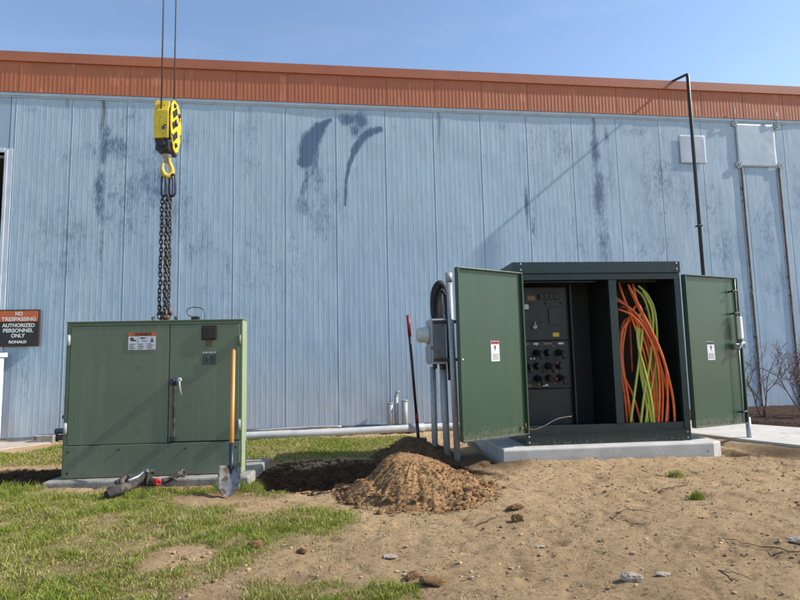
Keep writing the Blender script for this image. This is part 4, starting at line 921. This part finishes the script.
# ------------------------------------------------------------------ soil heaps
def heap(name, cx, cy, rx, ry, h, seed, label, dark=0, n=150, cut=0):
    a = np.linspace(-1.25, 1.25, n); A, B = np.meshgrid(a, a); X = cx + A * rx; Y = cy + B * ry
    ang = np.arctan2(B, A); rr = np.hypot(A, B) * (1 + .22 * (fbm(np.cos(ang) * 2 + 5, np.sin(ang) * 2 + 5, .8, 3, seed) - .5))
    A2 = A + .16; ax_ = np.where(A2 < 0, A2 / .66, A2 / 1.12); r2 = np.hypot(ax_, np.where(B < 0, B / .92, B / 1.0)) * (1 + .14 * (fbm(np.cos(ang) * 3 + 5, np.sin(ang) * 3 + 5, .5, 3, seed) - .5))
    cone = np.clip(1 - r2, 0, 1); cone = cone / (1 + .35 * cone ** 3) * 1.12
    apron = .20 * sst(1.02, .70, rr)
    Z = h * np.maximum(cone, apron + .25 * cone)
    base_ = sst(.55, .80, rr) * (rr < 1.1); rill = fbm(ang * 3.2, rr * .8, .35, 3, seed + 6) - .5
    Z = Z + h * .10 * rill * sst(.05, .4, rr) * (rr < 1)
    Z = Z + base_ * .035 * sst(.40, .70, fbm(X, Y, .11, 5, seed + 2)) + .016 * (fbm(X, Y, .03, 3, seed + 3) - .5) * (rr < 1.1) + .034 * (fbm(X, Y, .16, 6, seed + 4) - .5) * (rr < 1)
    gh = ground_h(X, Y, False); gh = np.maximum(gh, -.09)
    Z = np.where(rr > 1.06, gh - .07, Z + gh - .01)
    m = mat('heap_soil' + str(seed), (.245, .142, .068, 1) if not dark else (.15, .095, .05, 1), (.155, .090, .044, 1) if not dark else (.08, .05, .028, 1), rough=1, scale=9, bump=1, bscale=70, c3=(.31, .19, .095, 1) if not dark else (.16, .10, .06, 1), spot=.52, sscale=34, spec=.1)
    return tag(grid_mesh(name, X, Y, Z, m), label, 'dirt pile')
heap('dirt_pile', .10, 5.38, .67, .82, .40, 3, 'sunlit cone of freshly dug brown soil in front of the conduits', n=210)
heap('dirt_pile', .14, 7.05, .50, .46, .30, 13, 'darker low dirt pile behind, with the red grip shovel in it', 1, n=140)

# clods
def scatter_rocks(name, pts, m, label, cat):
    """pts: x, y, z, r   -> one mesh of small lumps (nobody could count them)"""
    base = bmesh.new(); bmesh.ops.create_icosphere(base, subdivisions=1, radius=1); V = np.array([v.co[:] for v in base.verts]); F = np.array([[v.index for v in f.verts] for f in base.faces]); base.free()
    n = len(pts); P = np.array(pts); sc = P[:, 3:4, None] * rng.uniform(.6, 1.3, (n, 1, 3)); sc[:, :, 2] *= .7
    jit = 1 + rng.uniform(-.28, .28, (n, len(V), 1)); co = V[None] * jit * sc
    a = rng.uniform(0, 6.28, n); ca, sa = np.cos(a)[:, None], np.sin(a)[:, None]
    x = co[:, :, 0] * ca - co[:, :, 1] * sa; y = co[:, :, 0] * sa + co[:, :, 1] * ca; co = np.stack([x, y, co[:, :, 2]], -1) + P[:, None, :3]
    f = (F[None] + (np.arange(n) * len(V))[:, None, None]).reshape(-1, 3)
    return tag(raw_mesh(name, co.reshape(-1, 3), f, m, smooth=False), label, cat, kind='stuff')
def hrand(n, cx, cy, rx, ry, rmin, rmax, ring=0):
    out = []
    a = rng.uniform(0, 6.283, n); q = np.sqrt(rng.uniform(ring, 1.1, n)); x = cx + q * rx * np.cos(a); y = cy + q * ry * np.sin(a)
    return x, y, rmin + (rmax - rmin) * rng.uniform(0, 1, n) ** 3
bpy.context.view_layer.update()
def drop(x, y, r, ring_objs):
    out = []
    dg = bpy.context.evaluated_depsgraph_get()
    for a, b, c in zip(x, y, r):
        zz = None
        for o in ring_objs:
            ok, loc, nn, ix = o.ray_cast(Vector((a, b, 3)), Vector((0, 0, -1)))
            if ok: zz = loc.z if zz is None else max(zz, loc.z)
        if zz is not None: out.append((a, b, zz + c * .25, c))
    return out
HEAPS = [o for o in bpy.data.objects if o.name.startswith('dirt_pile')] + [g]
x, y, r = hrand(5200, .11, 5.38, .72, .86, .0025, .012, .05); P = drop(x, y, r, HEAPS)
x, y, r = hrand(230, .10, 5.36, .72, .88, .010, .036, .5); x = x + rng.normal(0, .06, 230); y = y + rng.normal(0, .05, 230); P += drop(x, y, r, HEAPS)
x, y, r = hrand(500, .14, 7.05, .52, .48, .008, .035, .2); P += drop(x, y, r, HEAPS)
x, y, r = hrand(5000, -.55, 6.1, 1.25, .85, .004, .024); Q = list(zip(x, y, ground_h(x, y) + r * .2, r))
x = rng.uniform(-6, -3.6, 1200); y = rng.uniform(5.8, 6.8, 1200); r = rng.uniform(.004, .02, 1200); Q += list(zip(x, y, ground_h(x, y) + r * .2, r))
scatter_rocks('trench_soil', Q, mat('damp_shaded_soil', (.10, .06, .033, 1), (.055, .034, .02, 1), rough=1, scale=9, spec=.1), 'damp, shade-darkened crumbs of soil along the open trench', 'soil')  # crumb colour holds the trench shade as well as damp soil
scatter_rocks('soil_clods', P, M_clod, 'crumbled brown soil clods over the heaps and trench', 'soil')
n = 7000; x = rng.uniform(-1.6, 4.6, n); y = 2.7 + rng.uniform(0, 1, n) ** 1.0 * 3.9; keep = grass_mask(x, y) < .4; x, y = x[keep], y[keep]
r = .0022 + .012 * rng.uniform(0, 1, len(x)) ** 6 * (.4 + 1.2 * fbm(x, y, .5, 3, 7))
scatter_rocks('loose_soil', list(zip(x, y, ground_h(x, y) + r * .3, r)), mat('crumb', (.43, .32, .19, 1), (.20, .135, .08, 1), rough=1, scale=5, lo=.42, hi=.58, c3=(.46, .40, .32, 1), spot=.64, sscale=6, spec=.1), 'small crumbs of soil and grit over the bare dirt', 'soil')
# dead straw bits on dirt
def blades(name, x, y, h, wd, lean, cols_, m, label, cat, zoff=0, kind='stuff'):
    n = len(x); a = rng.uniform(0, 6.283, n); d = rng.uniform(0, 6.283, n); z = ground_h(x, y) + zoff
    ux, uy = np.cos(a) * wd, np.sin(a) * wd; lx_, ly = np.cos(d) * lean * h, np.sin(d) * lean * h; hz = h * np.sqrt(np.clip(1 - lean ** 2, .05, 1))
    b0 = np.stack([x - ux, y - uy, z - .005], -1); b1 = np.stack([x + ux, y + uy, z - .005], -1)
    m0 = np.stack([x - ux * .75 + lx_ * .38, y - uy * .75 + ly * .38, z + hz * .58], -1); m1 = np.stack([x + ux * .75 + lx_ * .38, y + uy * .75 + ly * .38, z + hz * .58], -1)
    tp = np.stack([x + lx_, y + ly, z + hz], -1)
    co = np.stack([b0, b1, m0, m1, tp], 1).reshape(-1, 3); k = (np.arange(n) * 5)[:, None]
    f = np.concatenate([k + [0, 1, 3], k + [0, 3, 2], k + [2, 3, 4]], 1).reshape(-1, 3)
    c = np.repeat(np.concatenate([cols_, np.ones((n, 1))], 1), 5, 0)
    return tag(raw_mesh(name, co, f, m, attrs={'tint': c}, smooth=False), label, cat, kind=kind)
def blade_material():
    m = bpy.data.materials.new('grass_blade'); m.use_nodes = True; n = m.node_tree.nodes; l = m.node_tree.links; b = n['Principled BSDF']
    a = n.new('ShaderNodeAttribute'); a.attribute_name = 'tint'; l.new(a.outputs['Color'], b.inputs['Base Color']); b.inputs['Roughness'].default_value = .55; b.inputs['Specular IOR Level'].default_value = .3
    tr = n.new('ShaderNodeBsdfTranslucent'); l.new(a.outputs['Color'], tr.inputs[0]); mx = n.new('ShaderNodeMixShader'); mx.inputs[0].default_value = .3
    l.new(b.outputs[0], mx.inputs[1]); l.new(tr.outputs[0], mx.inputs[2]); l.new(mx.outputs[0], n['Material Output'].inputs[0]); return m
M_blg = blade_material()
GREEN = np.array([[.22, .30, .03], [.28, .34, .04], [.15, .23, .03], [.36, .38, .07]]); DRY = np.array([[.50, .43, .17], [.60, .52, .27], [.42, .37, .11], [.44, .31, .16]])
def grass_cols(x, y, dry=.35):
    n = len(x); pn = fbm(x, y, .5, 3, 91); isdry = rng.uniform(0, 1, n) < np.clip(dry - .05 + 1.6 * (pn - .5), .04, .95)
    c = np.where(isdry[:, None], DRY[rng.integers(0, 4, n)], GREEN[rng.integers(0, 4, n)]); return c * rng.uniform(.45, 1.25, (n, 1))
def lawn(x0, x1, y0, y1, n, h0, h1, wd, name, label, dry=.35):
    x = rng.uniform(x0, x1, n); y = rng.uniform(y0, y1, n); k = rng.uniform(0, 1, n) < grass_mask(x, y) * (.35 + .65 * fbm(x, y, .12, 2, 99) * 1.6)
    x, y = x[k], y[k]; cl = fbm(x, y, .16, 4, 77); h = h0 + (h1 - h0) * np.clip(cl * 2.2 - .65, 0, 1.3) * rng.uniform(.4, 1.3, len(x)); h = h * (.3 + .7 * grass_mask(x, y))
    blades(name, x, y, h, wd, rng.uniform(.45, .985, len(x)), grass_cols(x, y, dry), M_blg, label, 'grass')
lawn(-4.9, .4, 2.5, 5.75, 300000, .014, .078, .0021, 'lawn_grass', 'short patchy lawn grass, green mixed with straw')
lawn(-9, 1.0, 6.6, 9.2, 120000, .025, .055, .0034, 'strip_grass', 'sunlit strip of short grass between trench and wall', .38)
# stray tufts in the dirt and along edges
x = rng.uniform(-1.4, .3, 5000); y = rng.uniform(2.7, 5.2, 5000); k = fbm(x, y, .16, 3, 123) > .62; x, y = x[k], y[k]
blades('stray_grass', x, y, rng.uniform(.015, .04, len(x)), .002, rng.uniform(.4, .95, len(x)), grass_cols(x, y, .6), M_blg, 'sparse stray grass in the bare dirt', 'grass')
# straw
n = 9000; x = rng.uniform(-1.2, 4.4, n); y = rng.uniform(2.7, 6.4, n); k = fbm(x, y, .4, 3, 301) > .5; x, y = x[k], y[k]
blades('straw_litter', x, y, rng.uniform(.015, .065, len(x)), .0011, np.full(len(x), .985), DRY[rng.integers(0, 4, len(x))] * np.array([1, .85, .8]) * rng.uniform(.08, .9, (len(x), 1)) ** 1.5, M_blg, 'bits of dry straw lying on the dirt', 'straw', .006)
n = 1500; x = rng.uniform(-1.4, 4.4, n); y = rng.uniform(2.7, 6.4, n); k = (grass_mask(x, y) < .5) & (fbm(x, y, .35, 3, 311) > .46); x, y = x[k], y[k]
blades('root_litter', x, y, rng.uniform(.02, .085, len(x)) , .0018, np.full(len(x), .975), np.array([[.07, .045, .028]]) * rng.uniform(.5, 2.2, (len(x), 1)), M_blg, 'scraps of dark root and bark on the dirt', 'litter', .008)
# grass along the pads and by the shovel
x = np.concatenate([rng.uniform(-1.75, -1.3, 900), rng.uniform(-4.2, -3.4, 500)]); y = np.concatenate([rng.uniform(5.4, 5.75, 900), rng.uniform(5.55, 5.8, 500)])
blades('edge_grass', x, y, rng.uniform(.04, .10, len(x)), .0025, rng.uniform(.2, .9, len(x)), grass_cols(x, y, .15), M_blg, 'longer grass beside the old pad and shovel', 'grass')
# three tufts in the dirt
for tx, ty, rr, lb in ((2.54, 5.57, .07, 'round green grass tuft in the dirt, the densest of three'), (2.57, 6.55, .06, 'small grass tuft hugging the front edge of the new pad'), (2.29, 4.68, .05, 'thin spiky grass tuft nearest the bottom of the photo')):
    n = 340; q = rng.normal(0, rr * .62, (n, 2)) * rng.uniform(.3, 1.4, (n, 1)); x = tx + q[:, 0]; y = ty + q[:, 1] * .8
    blades('grass_tuft', x, y, rng.uniform(.03, .085, n) * (1.1 - np.hypot(q[:, 0], q[:, 1]) / rr * .3), .0022, rng.uniform(.1, .9, n), grass_cols(x, y, .1), M_blg, lb, 'grass tuft', kind='thing')['group'] = 'grass tufts in the bare dirt'

# ------------------------------------------------------------------ stones, clods and twigs one can point to
def stone(x, y, sz, m, label, seed, name='stone', cat='stone'):
    z = float(ground_h(np.array([x]), np.array([y]))[0])
    return tag(MB().rock((0, 0, sz[2] * .55), sz, seed, 3).build(name, m, loc=(x, y, z)), label, cat, 'loose stones and clods on the dirt')
stone(1.14, 3.07, (.055, .04, .028), M_rock, 'pale angular stone at the bottom, the larger of two', 1)
stone(1.33, 3.14, (.045, .03, .012), M_rock, 'flat pale stone just right of the larger one', 2)
stone(.80, 4.26, (.045, .04, .045), M_clod, 'round dark clod with a twig beside it', 3, 'dirt_clod', 'clod')
stone(.84, 4.56, (.07, .05, .03), M_clod, 'flat dark clod behind the round one', 4, 'dirt_clod', 'clod')
stone(-.09, 3.53, (.05, .035, .008), M_rock, 'thin white chip pressed into the dirt left of centre', 5)
stone(.82, 3.68, (.045, .03, .009), M_rock, 'pale chip below the round dark clod', 6)
stone(2.36, 3.63, (.05, .04, .02), M_rock, 'grey stone at the right edge of the dirt', 7)
stone(.13, 3.06, (.07, .05, .03), M_clod, 'lumpy dark clod at the bottom edge near centre', 8, 'dirt_clod', 'clod')
stone(.03, 3.17, (.05, .05, .025), M_clod, 'smaller dark clod behind the lumpy bottom one', 9, 'dirt_clod', 'clod')
stone(-.93, 3.76, (.055, .05, .03), M_clod, 'dark clod on the edge of the lawn', 10, 'dirt_clod', 'clod')
stone(-.62, 3.62, (.045, .03, .02), M_clod, 'small clod between lawn edge and white chip', 11, 'dirt_clod', 'clod')
stone(3.62, 6.62, (.035, .03, .02), M_white, 'white pebble by the corner of the new pad', 12)
stone(1.9, 6.50, (.04, .03, .03), M_clod, 'dark clod against the new pad edge', 13, 'dirt_clod', 'clod')
def twig(pts, r, label, br=()):
    rn = random.Random(label); r *= .7
    def path(q):
        out = []
        for (a, b) in zip(q, q[1:]):
            for k in range(4):
                u = k / 4; out.append([a[i] * (1 - u) + b[i] * u + (rn.gauss(0, .009) if i < 2 else abs(rn.gauss(0, .004))) for i in range(3)])
        out.append(list(q[-1]))
        return [Vector((x, y, float(ground_h(np.array([x]), np.array([y]))[0]) + z * .7)) for x, y, z in out]
    mb = MB(); P = path(pts); mb.tube(P, [r * (1.1 - .8 * k / len(P)) * rn.uniform(.8, 1.2) for k in range(len(P))], 6, samples=2)
    for b in br:
        P = path(b); mb.tube(P, [r * .5] * len(P), 5, samples=2)
    tag(mb.build('twig', M_twig), label, 'twig', 'dry twigs on the dirt')
twig([(2.1, 4.95, .01), (2.25, 5.05, .02), (2.42, 5.16, .012), (2.5, 5.26, .03)], .008, 'dark crooked twig between the two upper grass tufts')
twig([(1.45, 4.25, .01), (1.60, 4.33, .035), (1.80, 4.30, .012)], .006, 'forked thin twig in the middle of the dirt', [[(1.47, 4.24, .01), (1.58, 4.08, .01), (1.64, 4.02, .01)]])
twig([(.52, 4.20, .01), (.62, 4.30, .015), (.74, 4.36, .02)], .006, 'short twig touching the round dark clod')
twig([(2.4, 3.3, .01), (2.2, 3.45, .02), (2.05, 3.6, .012), (1.95, 3.75, .01)], .006, 'long dark twig low on the right side')
twig([(1.62, 3.0, .01), (1.60, 3.08, .04), (1.68, 3.1, .03), (1.72, 3.0, .01)], .006, 'bent twig loop at the bottom edge')

# ------------------------------------------------------------------ shrubs
def shrub(name, loc, H_, seed, label, leafcol, nleaf, spread, lean=(0, 0)):
    rn = random.Random(seed); e = empty(name, loc, 0, label, 'shrub', 'sparse shrubs in the mulch bed'); mb = MB(); tips = []
    def grow(p, d, L_, r, lv):
        pts = [p]; q = p.copy(); n = 4
        for i in range(n):
            d = (d + Vector((rn.gauss(0, .16), rn.gauss(0, .16), rn.gauss(0, .08) + .05))).normalized(); q = q + d * L_ / n; pts.append(q.copy())
            if lv < 3 and i > 0 or (lv == 0 and i > 0):
                for _ in range(rn.choice((1, 1, 2))):
                    a = rn.uniform(0, 6.28); nd = (d * .8 + Vector((math.cos(a), math.sin(a), .2)) * rn.uniform(.5, .9)).normalized()
                    grow(q.copy(), nd, L_ * rn.uniform(.45, .7), r * .55, lv + 1)
            if lv >= 1: tips.append((q.copy(), d))
        mb.tube(pts, [max(r * (1 - .6 * k / n), .0016) for k in range(n + 1)], 5)
    for s_ in range(spread):
        a = rn.uniform(0, 6.28); grow(Vector((0, 0, -.02)), Vector((math.cos(a) * .3 + lean[0], math.sin(a) * .3 + lean[1], 1)).normalized(), H_ * rn.uniform(.6, .8), .013, 0)
    mb.build('branches', M_bark, e)
    idx = [rn.randrange(len(tips)) for _ in range(nleaf)]; co = []; f = []; cl = []
    for i in idx:
        p, d = tips[i]; p = p + Vector((rn.gauss(0, .02), rn.gauss(0, .02), rn.gauss(0, .02))); a = Vector((rn.gauss(0, 1), rn.gauss(0, 1), rn.gauss(0, 1))).normalized(); b = a.orthogonal().normalized(); s = rn.uniform(.008, .018)
        k = len(co); co += [p, p + a * s + b * s * .45, p + a * s * 2.1, p + a * s - b * s * .45]; f.append([k, k + 1, k + 2, k + 3]); c = leafcol[rn.randrange(len(leafcol))]; cl += [list(c) + [1]] * 4
    o = raw_mesh('leaves', np.array([v[:] for v in co]), np.array(f), M_blg, e, {'tint': np.array(cl)}, smooth=False)
    return e
PINK = [(.30, .10, .10), (.22, .08, .08), (.34, .24, .16), (.18, .06, .07), (.10, .14, .05)]
shrub('shrub', (5.78, 9.45, .06), .95, 5, 'thin nearly leafless shrub just right of the open cabinet door', [(.24, .22, .14), (.30, .24, .2), (.16, .15, .08)], 120, 3)
shrub('shrub', (6.55, 9.6, .06), 1.02, 9, 'fuller shrub with small reddish leaves at the right edge', PINK, 1100, 5, (-.06, 0))
shrub('shrub', (6.35, 9.3, .06), .42, 14, 'low shrub with a few green leaves under the reddish one', [(.12, .20, .04), (.20, .26, .08)], 220, 2)

scene.cycles.max_bounces = 8
scene.render.film_transparent = False
